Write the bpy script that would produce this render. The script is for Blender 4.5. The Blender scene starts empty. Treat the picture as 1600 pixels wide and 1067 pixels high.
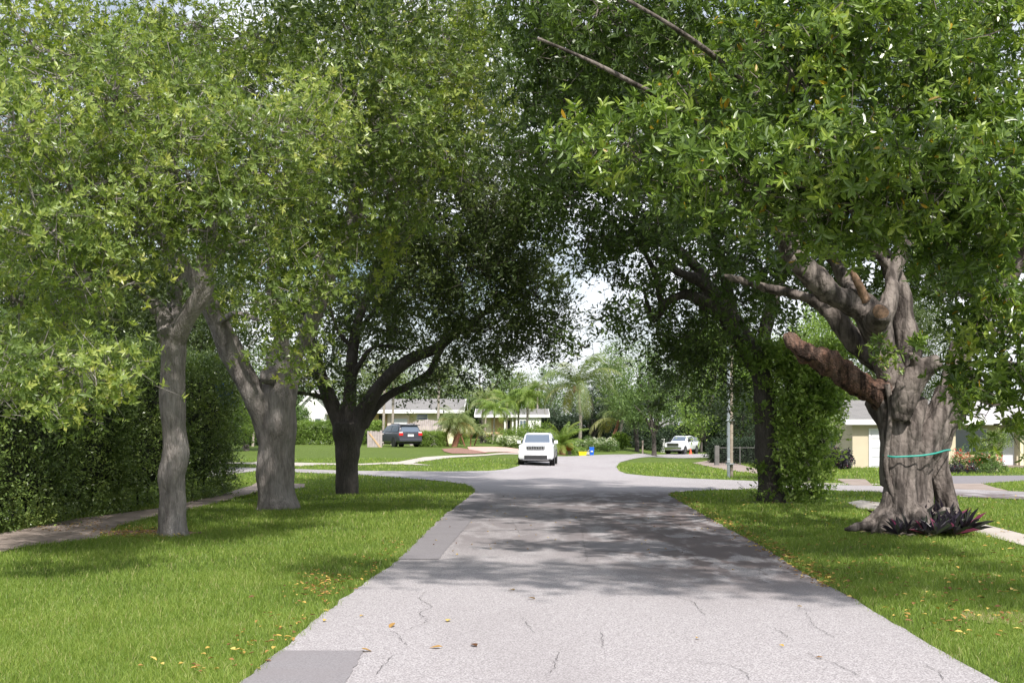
import bpy, bmesh, math, random
import numpy as np
from mathutils import Vector, Matrix, noise as mnoise
R = math.radians
scene = bpy.context.scene
COL = scene.collection

# ------------------------------------------------------------------ camera, sky, sun, exposure
CAM_H, F, HZ, CX = 2.2, 2000.0, 665.0, 800.0      # focal length and horizon, in pixels of the 1600 px wide photograph
cd = bpy.data.cameras.new('camera'); cam = bpy.data.objects.new('camera', cd); COL.objects.link(cam)
cam.location = (0, 0, CAM_H); cam.rotation_euler = (R(90), 0, 0)
cd.sensor_width = 36; cd.lens = 36*F/1600; cd.shift_y = (HZ-533.5)/1600
cd.clip_start = .1; cd.clip_end = 3000
scene.camera = cam
SUN_EL, SUN_AZ = 49, 168           # azimuth clockwise from +Y (the way the camera looks): the sun stands behind and slightly right of the camera
world = bpy.data.worlds.new('World'); scene.world = world; world.use_nodes = True
wt = world.node_tree; wt.nodes.clear()
def wn(t, **k):
    n = wt.nodes.new(t)
    for a, b in k.items(): setattr(n, a, b)
    return n
wo = wn('ShaderNodeOutputWorld'); bg = wn('ShaderNodeBackground'); sky = wn('ShaderNodeTexSky', sky_type='NISHITA', sun_disc=False)
sky.sun_elevation = R(SUN_EL); sky.sun_rotation = R(SUN_AZ); sky.air_density = 1.0; sky.dust_density = 1.5
tc = wn('ShaderNodeTexCoord'); mp = wn('ShaderNodeMapping'); mp.inputs['Scale'].default_value = (1, 1, 2.2)
nz = wn('ShaderNodeTexNoise'); nz.inputs['Scale'].default_value = 3.2; nz.inputs['Detail'].default_value = 7; nz.inputs['Roughness'].default_value = .55
rp = wn('ShaderNodeValToRGB'); rp.color_ramp.elements[0].position = .38; rp.color_ramp.elements[1].position = .56
mx = wn('ShaderNodeMix', data_type='RGBA'); mx.inputs[7].default_value = (11.0, 11.3, 12.0, 1)
wt.links.new(tc.outputs['Generated'], mp.inputs[0]); wt.links.new(mp.outputs[0], nz.inputs['Vector'])
wt.links.new(nz.outputs['Fac'], rp.inputs[0]); wt.links.new(rp.outputs[0], mx.inputs[0])
wt.links.new(sky.outputs[0], mx.inputs[6]); wt.links.new(mx.outputs[2], bg.inputs[0]); wt.links.new(bg.outputs[0], wo.inputs[0])
bg.inputs[1].default_value = .085
sl = bpy.data.lights.new('sun', 'SUN'); sl.energy = 4.6; sl.angle = R(1.2); sl.color = (1, .955, .88)
so = bpy.data.objects.new('sun', sl); COL.objects.link(so)
sdir = Vector((math.sin(R(SUN_AZ))*math.cos(R(SUN_EL)), math.cos(R(SUN_AZ))*math.cos(R(SUN_EL)), math.sin(R(SUN_EL))))
so.rotation_euler = sdir.to_track_quat('Z', 'Y').to_euler(); so.location = (10, -20, 60)
scene.view_settings.view_transform = 'Standard'; scene.view_settings.look = 'None'
scene.view_settings.exposure = .5; scene.view_settings.gamma = 1
scene.cycles.max_bounces = 6; scene.cycles.diffuse_bounces = 3; scene.cycles.glossy_bounces = 2
scene.cycles.transmission_bounces = 4; scene.cycles.transparent_max_bounces = 4
scene.cycles.sample_clamp_indirect = 6

# ------------------------------------------------------------------ ground shape, pixel -> world
def ss(v, a, b):
    t = np.clip((v-a)/(b-a), 0, 1); return t*t*(3-2*t)
def H(x, y):
    x = np.asarray(x, float); y = np.asarray(y, float)
    u = x/np.maximum(y, 1)
    return -.8*ss(y, 80, 125)*ss(u, .085, .125) + .68*ss(y, 62, 92)*ss(-u, -.045, .015)
def ray(px, py):
    return (px-CX)/F, (HZ-py)/F
def W(px, py):
    """the ground point seen at a pixel of the photograph"""
    a, b = ray(px, py)
    ys = np.linspace(6, 260, 6000)
    f = CAM_H + b*ys - H(a*ys, ys)
    i = np.argmax(f < 0) if (f < 0).any() else len(ys)-1
    y = ys[i]; x = a*y
    return np.array([x, y, float(H(x, y))])
def P(px, py, d):
    a, b = ray(px, py); return np.array([a*d, d, CAM_H+b*d])
def G(px, d):
    x = (px-CX)/F*d; return np.array([x, d, float(H(x, d))])

# ------------------------------------------------------------------ materials
MATS = {}
class NT:
    def __init__(s, m): s.t = m.node_tree; s.n = s.t.nodes; s.l = s.t.links
    def add(s, t, **k):
        n = s.n.new(t)
        for a, b in k.items():
            if a.startswith('i_'): n.inputs[a[2:].replace('_', ' ')].default_value = b
            else: setattr(n, a, b)
        return n
    def link(s, a, b): s.l.new(a, b)
    def coords(s, scale=(1, 1, 1), kind='Object'):
        if kind == 'Pos':
            g = s.add('ShaderNodeNewGeometry'); o = g.outputs['Position']
        else:
            g = s.add('ShaderNodeTexCoord'); o = g.outputs[kind]
        m = s.add('ShaderNodeMapping'); m.inputs['Scale'].default_value = scale
        s.link(o, m.inputs[0]); return m.outputs[0]
    def noise(s, vec, scale, detail=4, rough=.55):
        n = s.add('ShaderNodeTexNoise', i_Scale=scale, i_Detail=detail, i_Roughness=rough); s.link(vec, n.inputs['Vector']); return n.outputs['Fac']
    def ramp(s, fac, stops):
        r = s.add('ShaderNodeValToRGB'); e = r.color_ramp.elements
        while len(e) < len(stops): e.new(.5)
        for k, (p, c) in enumerate(stops):
            e[k].position = p; e[k].color = (*c, 1) if len(c) == 3 else c
        s.link(fac, r.inputs[0]); return r.outputs[0]
    def mix(s, fac, a, b, mode='MIX'):
        m = s.add('ShaderNodeMix', data_type='RGBA', blend_type=mode)
        for v, i in ((fac, 0), (a, 6), (b, 7)):
            if isinstance(v, (int, float)): m.inputs[i].default_value = v
            elif isinstance(v, tuple): m.inputs[i].default_value = (*v, 1)
            else: s.link(v, m.inputs[i])
        return m.outputs[2]
    def bump(s, h, strength=.5, dist=.02):
        b = s.add('ShaderNodeBump', i_Strength=strength, i_Distance=dist); s.link(h, b.inputs['Height']); return b.outputs[0]
def newmat(name):
    m = bpy.data.materials.new(name); m.use_nodes = True; MATS[name] = m
    t = NT(m); b = t.n['Principled BSDF']; return m, t, b
def plain(name, col, rough=.6, metal=0, emit=None, spec=.5, vary=.0, vscale=3, bump=0, bscale=40, coat=0):
    m, t, b = newmat(name)
    b.inputs['Roughness'].default_value = rough; b.inputs['Metallic'].default_value = metal
    b.inputs['Specular IOR Level'].default_value = spec; b.inputs['Coat Weight'].default_value = coat
    if vary:
        f = t.noise(t.coords(), vscale, 5)
        lo = tuple(c*(1-vary) for c in col); hi = tuple(min(1, c*(1+vary)) for c in col)
        t.link(t.ramp(f, [(.3, lo), (.7, hi)]), b.inputs['Base Color'])
    else: b.inputs['Base Color'].default_value = (*col, 1)
    if bump: t.link(t.bump(t.noise(t.coords(), bscale, 3), bump, .01), b.inputs['Normal'])
    if emit: b.inputs['Emission Color'].default_value = (*col, 1); b.inputs['Emission Strength'].default_value = emit
    return m
def leafmat(name, stops, trans=.35, rough=.42, spec=.45, tcol=1.5):
    m, t, b = newmat(name)
    at = t.add('ShaderNodeAttribute', attribute_name='tint')
    c = t.ramp(at.outputs['Fac'], stops)
    t.link(c, b.inputs['Base Color']); b.inputs['Roughness'].default_value = rough; b.inputs['Specular IOR Level'].default_value = spec
    tr = t.add('ShaderNodeBsdfTranslucent')
    c2 = t.mix(1.0, c, (1.25*tcol/1.5, 1.35*tcol/1.5, .55*tcol/1.5), 'MULTIPLY'); t.link(c2, tr.inputs[0])
    ms = t.add('ShaderNodeMixShader'); ms.inputs[0].default_value = trans
    t.link(b.outputs[0], ms.inputs[1]); t.link(tr.outputs[0], ms.inputs[2]); t.link(ms.outputs[0], t.n['Material Output'].inputs[0])
    return m
def barkmat(name, dark, light, scale=(14, 14, 3), bump=1.0, lich=None, streak=0):
    m, t, b = newmat(name)
    v = t.coords(scale)
    f = t.noise(v, 1.6, 8, .65); g = t.noise(t.coords((1, 1, .6)), 2.2, 4, .5)
    vo = t.add('ShaderNodeTexVoronoi', feature='DISTANCE_TO_EDGE', i_Scale=1.5); t.link(v, vo.inputs['Vector'])
    c = t.ramp(f, [(.3, dark), (.68, light)])
    c = t.mix(t.ramp(g, [(.35, (0, 0, 0)), (.75, (.75,)*3)]), c, lich or tuple(min(1, x*1.35) for x in light))
    if streak: c = t.mix(t.ramp(t.noise(t.coords((5, 5, .55)), 1.3, 6, .6), [(.40, (streak,)*3), (.56, (0,)*3)]), c, tuple(x*.45 for x in dark))
    t.link(c, b.inputs['Base Color']); b.inputs['Roughness'].default_value = .9; b.inputs['Specular IOR Level'].default_value = .2
    ad = t.add('ShaderNodeMath', operation='ADD'); t.link(f, ad.inputs[0])
    cl = t.add('ShaderNodeMath', operation='MINIMUM'); cl.inputs[1].default_value = .25; t.link(vo.outputs['Distance'], cl.inputs[0]); t.link(cl.outputs[0], ad.inputs[1])
    t.link(t.bump(ad.outputs[0], bump, .05), b.inputs['Normal'])
    return m

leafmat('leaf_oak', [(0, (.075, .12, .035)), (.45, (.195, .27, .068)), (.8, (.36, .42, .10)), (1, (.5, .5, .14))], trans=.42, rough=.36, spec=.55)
leafmat('leaf_oak_deep', [(0, (.05, .08, .03)), (.5, (.105, .145, .05)), (1, (.19, .235, .07))], trans=.36, spec=.6, rough=.35)  # darker copy of leaf_oak: the shade inside the crowns is put into its colour
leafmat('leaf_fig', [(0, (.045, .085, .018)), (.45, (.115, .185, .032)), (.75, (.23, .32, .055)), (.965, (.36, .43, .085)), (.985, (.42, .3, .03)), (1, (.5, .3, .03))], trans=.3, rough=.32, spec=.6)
leafmat('leaf_fig_deep', [(0, (.042, .075, .02)), (.5, (.092, .145, .034)), (1, (.16, .23, .055))], trans=.36, rough=.35, spec=.55)  # leaf_fig darkened for underside and depths of the crown, shade as colour
leafmat('leaf_vine', [(0, (.085, .14, .03)), (.5, (.2, .3, .065)), (1, (.38, .48, .13))], trans=.4, rough=.4)
leafmat('leaf_hedge', [(0, (.06, .1, .03)), (.5, (.145, .215, .052)), (1, (.32, .39, .1))], trans=.25, rough=.3, spec=.6)
leafmat('leaf_bg', [(0, (.07, .12, .04)), (.5, (.13, .205, .06)), (1, (.21, .29, .09))], trans=.3, rough=.5)
leafmat('leaf_bg_light', [(0, (.11, .16, .06)), (.5, (.17, .23, .085)), (1, (.26, .3, .12))], trans=.35, rough=.5)
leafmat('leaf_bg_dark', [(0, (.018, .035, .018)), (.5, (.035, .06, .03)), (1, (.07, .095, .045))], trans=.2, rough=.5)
leafmat('leaf_palm', [(0, (.12, .17, .07)), (.5, (.2, .26, .1)), (.85, (.3, .32, .13)), (1, (.4, .33, .12))], trans=.35, rough=.4)
leafmat('leaf_shrub', [(0, (.10, .16, .03)), (.5, (.17, .26, .05)), (1, (.3, .36, .08))], trans=.35, rough=.5)
leafmat('leaf_purple', [(0, (.02, .018, .026)), (.55, (.04, .03, .05)), (.85, (.06, .075, .05)), (1, (.28, .06, .14))], trans=.15, rough=.35)
leafmat('flower_red', [(0, (.5, .04, .05)), (1, (.8, .12, .1))], trans=.3)
leafmat('flower_white', [(0, (.6, .62, .5)), (1, (.85, .85, .78))], trans=.3)
leafmat('flower_yellow', [(0, (.5, .45, .03)), (1, (.8, .7, .05))], trans=.3)
leafmat('leaf_fallen', [(0, (.12, .055, .025)), (.45, (.3, .16, .06)), (.75, (.5, .33, .08)), (1, (.66, .5, .15))], trans=.15, rough=.6, spec=.3)
leafmat('blade', [(0, (.125, .2, .036)), (.5, (.21, .3, .056)), (.9, (.34, .41, .1)), (1, (.48, .44, .22))], trans=.4, rough=.45, spec=.35)
barkmat('bark_oak', (.15, .13, .12), (.36, .32, .3), streak=.35, lich=(.46, .42, .4))
barkmat('bark_oak_deep', (.045, .04, .037), (.115, .1, .092))  # bark_oak darkened; on the third oak its colour stands in for shade
barkmat('bark_fig', (.085, .07, .063), (.19, .158, .145), scale=(6, 6, 3.5), bump=.8, lich=(.3, .26, .235), streak=.85)
barkmat('bark_rotten', (.03, .02, .016), (.24, .125, .085), scale=(10, 4, 10), bump=1, lich=(.2, .15, .13), streak=.9)
barkmat('bark_palm', (.2, .17, .14), (.36, .32, .28), scale=(3, 3, 24), bump=.6)
barkmat('bark_red', (.12, .05, .035), (.34, .16, .11), scale=(8, 8, 12), bump=1)
plain('cut_wood', (.25, .155, .10), .9, vary=.55, vscale=14, bump=1, bscale=30)
plain('white_paint', (.78, .78, .77), .5, vary=.04)
plain('yellow_wall', (.54, .47, .35), .85, vary=.05, vscale=1.2, bump=.2, bscale=60)
plain('cream_wall', (.72, .66, .46), .85, vary=.05)
plain('tan_wall', (.55, .38, .22), .85, vary=.08)
plain('pink_wall', (.7, .56, .5), .85, vary=.05)
plain('garage_white', (.62, .62, .66), .5, vary=.03)
plain('dark_opening', (.03, .03, .035), .6)
plain('curtain', (.5, .52, .58), .8, vary=.15, vscale=4)
plain('window_glass', (.10, .13, .18), .08, spec=.9)
plain('glass_dark', (.035, .05, .06), .05, spec=.9)
plain('car_white', (.78, .79, .83), .25, spec=.5, coat=.8)
plain('car_dark', (.05, .052, .07), .3, coat=.7)
plain('plastic_black', (.02, .02, .022), .6)
plain('rubber', (.018, .018, .018), .85)
plain('alloy', (.5, .5, .52), .3, metal=.8)
plain('chrome', (.6, .6, .62), .18, metal=1)
plain('lamp_lit', (1, .97, .9), .2, emit=9.0)
plain('lamp_glass', (.6, .6, .6), .1, spec=.8)
plain('tail_red', (.6, .02, .02), .25)
plain('cone_red', (.75, .1, .04), .5)
plain('plate', (.7, .72, .72), .5)
plain('bin_blue', (.01, .12, .62), .4)
plain('bin_yellow', (.8, .62, .02), .45)
plain('tarp_blue', (.02, .08, .5), .45, vary=.3, vscale=6)
plain('strap_green', (.03, .33, .27), .55)
plain('steel', (.42, .46, .5), .4, metal=.7, vary=.1)
plain('pole_wood', (.3, .25, .2), .85, vary=.25, vscale=5)
plain('fence_wood', (.42, .36, .36), .85, vary=.2, vscale=4)
plain('terracotta', (.5, .13, .05), .7)
plain('mulch', (.24, .13, .10), .95, vary=.4, vscale=9, bump=.8, bscale=25)
plain('soil', (.10, .07, .045), .95, vary=.4, vscale=9, bump=.8, bscale=25)
plain('orange_wall', (.2, .075, .035), .8)
def shingle(name, a, b_):
    m, t, b = newmat(name)
    br = t.add('ShaderNodeTexBrick', i_Scale=1.0); br.inputs['Brick Width'].default_value = .35; br.inputs['Row Height'].default_value = .16
    br.inputs['Mortar Size'].default_value = .012; br.inputs['Color1'].default_value = (*a, 1); br.inputs['Color2'].default_value = (*b_, 1); br.inputs['Mortar'].default_value = (*[x*.6 for x in a], 1)
    t.link(t.coords(), br.inputs['Vector'])
    f = t.noise(t.coords(), 1.3, 5)
    t.link(t.mix(.35, br.outputs['Color'], t.ramp(f, [(.3, a), (.7, b_)])), b.inputs['Base Color']); b.inputs['Roughness'].default_value = .9
shingle('roof_grey', (.17, .165, .165), (.25, .24, .235)); shingle('roof_white', (.4, .385, .4), (.5, .485, .495)); shingle('brick_tan', (.60, .44, .28), (.68, .52, .36))

def asphalt():
    m, t, b = newmat('asphalt')
    v = t.coords(kind='Pos')
    fine = t.noise(v, 60, 2, .7); mid = t.noise(v, 7, 4); big = t.noise(t.coords((.35, .12, 1), 'Pos'), 1.1, 4)
    c = t.ramp(fine, [(.32, (.15, .138, .143)), (.5, (.325, .302, .315)), (.68, (.57, .543, .56))])
    c = t.mix(t.ramp(mid, [(.35, (.25,)*3), (.65, (0,)*3)]), c, (.31, .285, .29))
    c = t.mix(t.ramp(big, [(.45, (0,)*3), (.72, (.55,)*3)]), c, (.25, .228, .235))
    # stained, older surface further up the road
    g = t.add('ShaderNodeNewGeometry'); sx = t.add('ShaderNodeSeparateXYZ'); t.link(g.outputs['Position'], sx.inputs[0])
    def rng_(o, a, b2):
        r = t.add('ShaderNodeMapRange', interpolation_type='SMOOTHSTEP'); r.inputs['From Min'].default_value = a; r.inputs['From Max'].default_value = b2
        t.link(o, r.inputs['Value']); return r.outputs[0]
    yy = rng_(sx.outputs['Y'], 19, 25); y2 = rng_(sx.outputs['Y'], 44, 39); xr = rng_(sx.outputs['X'], .3, 3.2)
    def mul(a, b2):
        n = t.add('ShaderNodeMath', operation='MULTIPLY'); t.link(a, n.inputs[0]); t.link(b2, n.inputs[1]); return n.outputs[0]
    st = t.noise(t.coords((1.2, .35, 1), 'Pos'), 1.6, 6, .6)
    stx = t.ramp(st, [(.36, (.1,)*3), (.56, (1,)*3)])
    k = mul(mul(yy, y2), stx)
    kk = t.add('ShaderNodeMath', operation='MULTIPLY'); kk.inputs[1].default_value = .75; t.link(k, kk.inputs[0])
    c = t.mix(kk.outputs[0], c, (.17, .15, .155))
    k2 = mul(mul(rng_(sx.outputs['Y'], 14.5, 21), y2), mul(xr, t.ramp(st, [(.43, (0,)*3), (.52, (1,)*3)])))
    c = t.mix(k2, c, (.14, .115, .115))
    t.link(c, b.inputs['Base Color']); b.inputs['Roughness'].default_value = .85; b.inputs['Specular IOR Level'].default_value = .3
    t.link(t.bump(fine, .35, .006), b.inputs['Normal'])
asphalt()
def rough_ground(name, a, b_, c_, s1=60, s2=2.0, bump=.3):
    m, t, b = newmat(name)
    v = t.coords(kind='Pos')
    c = t.ramp(t.noise(v, s1, 3, .7), [(.3, a), (.7, b_)])
    c = t.mix(t.ramp(t.noise(v, s2, 5), [(.4, (0,)*3), (.7, (.7,)*3)]), c, c_)
    t.link(c, b.inputs['Base Color']); b.inputs['Roughness'].default_value = .9; b.inputs['Specular IOR Level'].default_value = .25
    t.link(t.bump(t.noise(v, s1, 3), bump, .01), b.inputs['Normal'])
rough_ground('asphalt_patch', (.16, .148, .158), (.29, .275, .29), (.22, .2, .21))
rough_ground('asphalt_dark', (.15, .14, .15), (.27, .255, .27), (.19, .175, .19))
rough_ground('concrete', (.40, .365, .33), (.54, .5, .46), (.36, .31, .29), 40, 1.5)
rough_ground('concrete_old', (.25, .2, .175), (.37, .31, .28), (.2, .155, .13), 30, 1.2)
rough_ground('pavers_pink', (.52, .32, .28), (.66, .44, .40), (.45, .28, .25), 12)
def lawn():
    m, t, b = newmat('lawn')
    v = t.coords(kind='Pos')
    c = t.ramp(t.noise(v, 26, 4, .75), [(.3, (.07, .11, .024)), (.5, (.125, .185, .038)), (.72, (.21, .27, .065))])
    c = t.mix(t.ramp(t.noise(v, .5, 5, .6), [(.38, (0,)*3), (.75, (.6,)*3)]), c, (.165, .235, .045))
    c = t.mix(t.ramp(t.noise(v, 1.7, 6, .7), [(.64, (0,)*3), (.74, (.6,)*3)]), c, (.24, .22, .09))
    t.link(c, b.inputs['Base Color']); b.inputs['Roughness'].default_value = .85; b.inputs['Specular IOR Level'].default_value = .15
    c = t.mix(t.ramp(t.noise(v, 4.5, 6, .75), [(.42, (.55,)*3), (.62, (0,)*3)]), c, (.085, .125, .022))
    t.link(c, b.inputs['Base Color'])
    t.link(t.bump(t.noise(v, 9, 6, .8), 1, .12), b.inputs['Normal'])
lawn()

# ------------------------------------------------------------------ object helpers
def link(o, parent=None):
    COL.objects.link(o)
    if parent is not None: o.parent = parent
    return o
def tag(o, label=None, cat=None, group=None, kind=None):
    if label: o['label'] = label
    if cat: o['category'] = cat
    if group: o['group'] = group
    if kind: o['kind'] = kind
    return o
def empty(name, loc, rz=0, label=None, cat=None, group=None):
    o = bpy.data.objects.new(name, None); o.empty_display_size = .3
    COL.objects.link(o); o.location = tuple(float(v) for v in loc); o.rotation_euler = (0, 0, rz)
    return tag(o, label, cat, group)
def npmesh(name, V, Fc, mat, parent=None, tint=None, smooth=False, origin=None):
    """V (n,3); Fc (m,k) with one face size, or a list of arrays"""
    V = np.asarray(V, np.float32).reshape(-1, 3)
    if origin is not None: V = V-np.asarray(origin, np.float32)
    me = bpy.data.meshes.new(name); fs = Fc if isinstance(Fc, list) else [Fc]
    me.vertices.add(len(V)); me.vertices.foreach_set('co', V.ravel())
    tot = np.concatenate([np.full(len(f), f.shape[1], np.int32) for f in fs])
    idx = np.concatenate([f.ravel() for f in fs]).astype(np.int32)
    me.loops.add(len(idx)); me.loops.foreach_set('vertex_index', idx)
    me.polygons.add(len(tot)); me.polygons.foreach_set('loop_start', np.concatenate([[0], np.cumsum(tot)[:-1]]).astype(np.int32))
    me.polygons.foreach_set('loop_total', tot)
    me.polygons.foreach_set('use_smooth', np.full(len(tot), smooth))
    me.materials.append(MATS[mat]); me.update(calc_edges=True)
    if tint is not None:
        a = me.attributes.new('tint', 'FLOAT', 'POINT'); a.data.foreach_set('value', np.asarray(tint, np.float32))
    o = bpy.data.objects.new(name, me); return link(o, parent)
class MB:
    """collects boxes, tubes, prisms ... into ONE mesh"""
    def __init__(s): s.bm = bmesh.new()
    def box(s, x0, x1, y0, y1, z0, z1, bev=0):
        g = bmesh.ops.create_cube(s.bm, size=1)
        for v in g['verts']:
            v.co = Vector(((x0+x1)/2+v.co.x*(x1-x0), (y0+y1)/2+v.co.y*(y1-y0), (z0+z1)/2+v.co.z*(z1-z0)))
        if bev:
            es = list({e for v in g['verts'] for e in v.link_edges}); bmesh.ops.bevel(s.bm, geom=es, offset=bev, segments=2, affect='EDGES', profile=.6)
        return s
    def cyl(s, a, b, r0, r1=None, n=14, caps=True):
        a, b = Vector(a), Vector(b); r1 = r0 if r1 is None else r1
        g = bmesh.ops.create_cone(s.bm, cap_ends=caps, segments=n, radius1=r0, radius2=r1, depth=(b-a).length)
        q = (b-a).to_track_quat('Z', 'Y').to_matrix().to_4x4(); bmesh.ops.transform(s.bm, matrix=Matrix.Translation((a+b)/2) @ q, verts=g['verts']); return s
    def tube(s, pts, r, n=8):
        for a, b in zip(pts[:-1], pts[1:]): s.cyl(a, b, r, r, n)
        return s
    def loft(s, rings, cap=True):
        R_ = [[s.bm.verts.new(p) for p in r] for r in rings]
        for a, b in zip(R_[:-1], R_[1:]):
            n = len(a)
            for i in range(n): s.bm.faces.new((a[i], a[(i+1) % n], b[(i+1) % n], b[i]))
        if cap: s.bm.faces.new(R_[0][::-1]); s.bm.faces.new(R_[-1])
        return s
    def poly(s, pts): s.bm.faces.new([s.bm.verts.new(p) for p in pts]); return s
    def prism(s, pts, vec):
        v = Vector(vec); return s.loft([[Vector(p) for p in pts], [Vector(p)+v for p in pts]])
    def ball(s, c, r, sub=2, sc=(1, 1, 1)):
        g = bmesh.ops.create_icosphere(s.bm, subdivisions=sub, radius=r)
        for v in g['verts']: v.co = Vector((c[0]+v.co.x*sc[0], c[1]+v.co.y*sc[1], c[2]+v.co.z*sc[2]))
        return s
    def bevel(s, w, seg=2):
        bmesh.ops.bevel(s.bm, geom=[e for e in s.bm.edges if e.is_manifold and e.calc_face_angle(0) > .5], offset=w, segments=seg, affect='EDGES'); return s
    def build(s, name, mat, parent=None, smooth=False):
        bmesh.ops.recalc_face_normals(s.bm, faces=s.bm.faces)
        me = bpy.data.meshes.new(name); s.bm.to_mesh(me); s.bm.free(); me.materials.append(MATS[mat])
        if smooth:
            for p in me.polygons: p.use_smooth = True
            try: me.set_sharp_from_angle(angle=R(38))
            except Exception: pass
        return link(bpy.data.objects.new(name, me), parent)
def copy_tree(o, loc, rz=None, sc=None, parent=None):
    c = o.copy(); COL.objects.link(c)
    if parent is not None: c.parent = parent
    else:
        c.location = tuple(float(v) for v in loc)
        if rz is not None: c.rotation_euler = (0, 0, rz)
        if sc is not None: c.scale = (sc, sc, sc) if not isinstance(sc, tuple) else sc
    for ch in o.children: copy_tree(ch, None, parent=c)
    return c
# ------------------------------------------------------------------ the ground, roads, paths
def ground():
    xs = np.unique(np.concatenate([np.arange(-60, 61, 1.0), np.arange(-700, 701, 20.)])); ys = np.unique(np.concatenate([np.arange(-60, 0, 4.), np.arange(0, 170, 1.0), np.arange(170, 1500, 25.)]))
    X, Y = np.meshgrid(xs, ys); Z = H(X, Y)
    V = np.stack([X, Y, Z], -1).reshape(-1, 3); nx, ny = len(xs), len(ys)
    i = (np.arange(ny-1)[:, None]*nx+np.arange(nx-1)[None]).ravel()
    tag(npmesh('ground', V, np.stack([i, i+1, i+nx+1, i+nx], 1), 'lawn', smooth=True), kind='structure')
ground()
POLYS = {}
def sheet(name, pts, mat, dz, sub=1.2, keep=None, thick=0):
    """a flat area laid over the ground; pts are world (x,y)"""
    pts = [(float(p[0]), float(p[1])) for p in pts]
    POLYS[keep or name] = POLYS.get(keep or name, [])+[np.array(pts)]
    bm = bmesh.new(); vs = [bm.verts.new((x, y, 0)) for x, y in pts]
    f = bm.faces.new(vs); bmesh.ops.triangulate(bm, faces=[f])
    for _ in range(9):
        es = [e for e in bm.edges if e.calc_length() > sub*(1+max(0, min(v.co.y for v in e.verts)-60)*.02)]
        if not es: break
        bmesh.ops.subdivide_edges(bm, edges=es, cuts=1); bmesh.ops.triangulate(bm, faces=bm.faces)
    for v in bm.verts: v.co.z = float(H(v.co.x, v.co.y))+dz
    bmesh.ops.recalc_face_normals(bm, faces=bm.faces)
    for f_ in bm.faces:
        if f_.normal.z < 0: f_.normal_flip()
    me = bpy.data.meshes.new(name); bm.to_mesh(me); bm.free(); me.materials.append(MATS[mat])
    return tag(link(bpy.data.objects.new(name, me)), kind='structure')
def wpts(l): return [tuple(W(*p)[:2]) for p in l]
def jag(l, amp, step=.35, seed=1):
    """roughen an outline a little, as a grass edge does"""
    rs = np.random.RandomState(seed); out = []
    for a, b in zip(l[:-1], l[1:]):
        a = np.array(a); b = np.array(b); d = np.linalg.norm(b-a); n = max(1, int(d/step)); nrm = np.array([-(b-a)[1], (b-a)[0]])/max(d, 1e-6)
        for k in range(n): out.append(tuple(a+(b-a)*k/n+nrm*rs.uniform(-amp, amp)))
    out.append(tuple(l[-1])); return out
left_edge = [(-2.92, -10), (-2.62, 0)]+wpts([(380, 1067), (532, 940), (622, 878), (660, 838), (700, 801), (728, 781), (741, 769), (739, 763), (728, 757), (681, 751), (560, 742.5), (461, 738), (403, 736), (371, 740), (352, 744), (300, 749)])
far_left = wpts([(-200, 741), (-40, 735), (200, 731), (352, 730), (461, 733), (560, 736), (700, 737), (765, 736), (795, 733), (811, 728), (817, 721), (840, 716), (872, 713), (943, 710.5)])
far_top = wpts([(985, 710.2), (1020, 709.8), (1045, 709.6), (1075, 709.6)])+[(26, 139), (45, 141), (70, 142)]
far_bot = [(70, 134), (45, 131), (30, 126)]+wpts([(1093, 715), (1035, 715), (990, 717), (970, 722), (963, 730), (967, 736), (978, 740.5), (1012, 744), (1080, 748), (1170, 751.5), (1262, 757), (1379, 760), (1484, 764), (1600, 769), (1900, 780)])
right_edge = wpts([(1900, 797), (1600, 781), (1484, 776), (1379, 770), (1262, 765.5), (1169, 764.5), (1094, 767), (1052, 770), (1045, 774), (1062, 784), (1143, 830), (1187, 853), (1262, 901), (1337, 939), (1412, 985), (1555, 1067)])+[(3.78, 0), (3.48, -10)]
le = jag(left_edge, .035); re_ = jag(right_edge, .03, seed=2)
def patch(l):
    p = wpts(l); return jag(p+[p[0]], .014, .12, 9)[:-1]
sheet('road', le+wpts([(-200, 757)])+jag(far_left, .02, 1.0, 3)+far_top+far_bot+re_, 'asphalt', .022, sub=1.0)
pl = [p for p in left_edge]
sheet('road_patch', patch([(623, 875.5), (685, 876), (768, 777), (741, 775), (716, 793), (668, 834)]), 'asphalt_dark', .029)
sheet('road_patch', patch([(437, 1021), (570, 1021), (530, 1085), (362, 1085)]), 'asphalt_patch', .029)
sheet('road_patch', patch([(905, 851), (985, 848), (1040, 853), (1058, 861), (1010, 866), (930, 862)]), 'asphalt_patch', .0265)
sheet('sidewalk', wpts([(-300, 960), (-60, 878), (45, 854), (150, 843), (185, 823), (249, 806), (294, 797), (345, 785), (402, 769), (440, 765), (462, 764), (476, 762), (477, 756.5), (440, 755), (403, 753), (393, 759), (375, 764), (340, 775), (294, 785), (252, 794), (168, 805), (120, 811), (39, 827), (-60, 846), (-300, 905)]), 'concrete_old', .02)
sheet('sidewalk', wpts([(1323, 786), (1345, 796), (1400, 800), (1480, 818), (1535, 836), (1600, 854), (1800, 905), (1800, 872), (1600, 836), (1505, 812), (1400, 789), (1345, 782)]), 'concrete', .02)
sheet('sidewalk', wpts([(340, 722.5), (395, 723), (400, 721.5), (480, 723.5), (560, 725), (622, 722), (662, 714.5), (700, 712), (760, 710), (812, 708.5), (812, 710.3), (760, 712), (706, 715), (668, 720), (645, 724), (676, 727.5), (640, 726), (600, 725.5), (560, 727), (500, 726.5), (470, 728.5), (400, 727.5), (400, 725.5), (340, 724.5)]), 'concrete', .024, sub=.8)
sheet('driveway', wpts([(730, 698.5), (770, 698.3), (812, 702), (872, 706.5), (872, 709), (812, 708.4), (735, 708)]), 'pavers_pink', .03, sub=.8)
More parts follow.
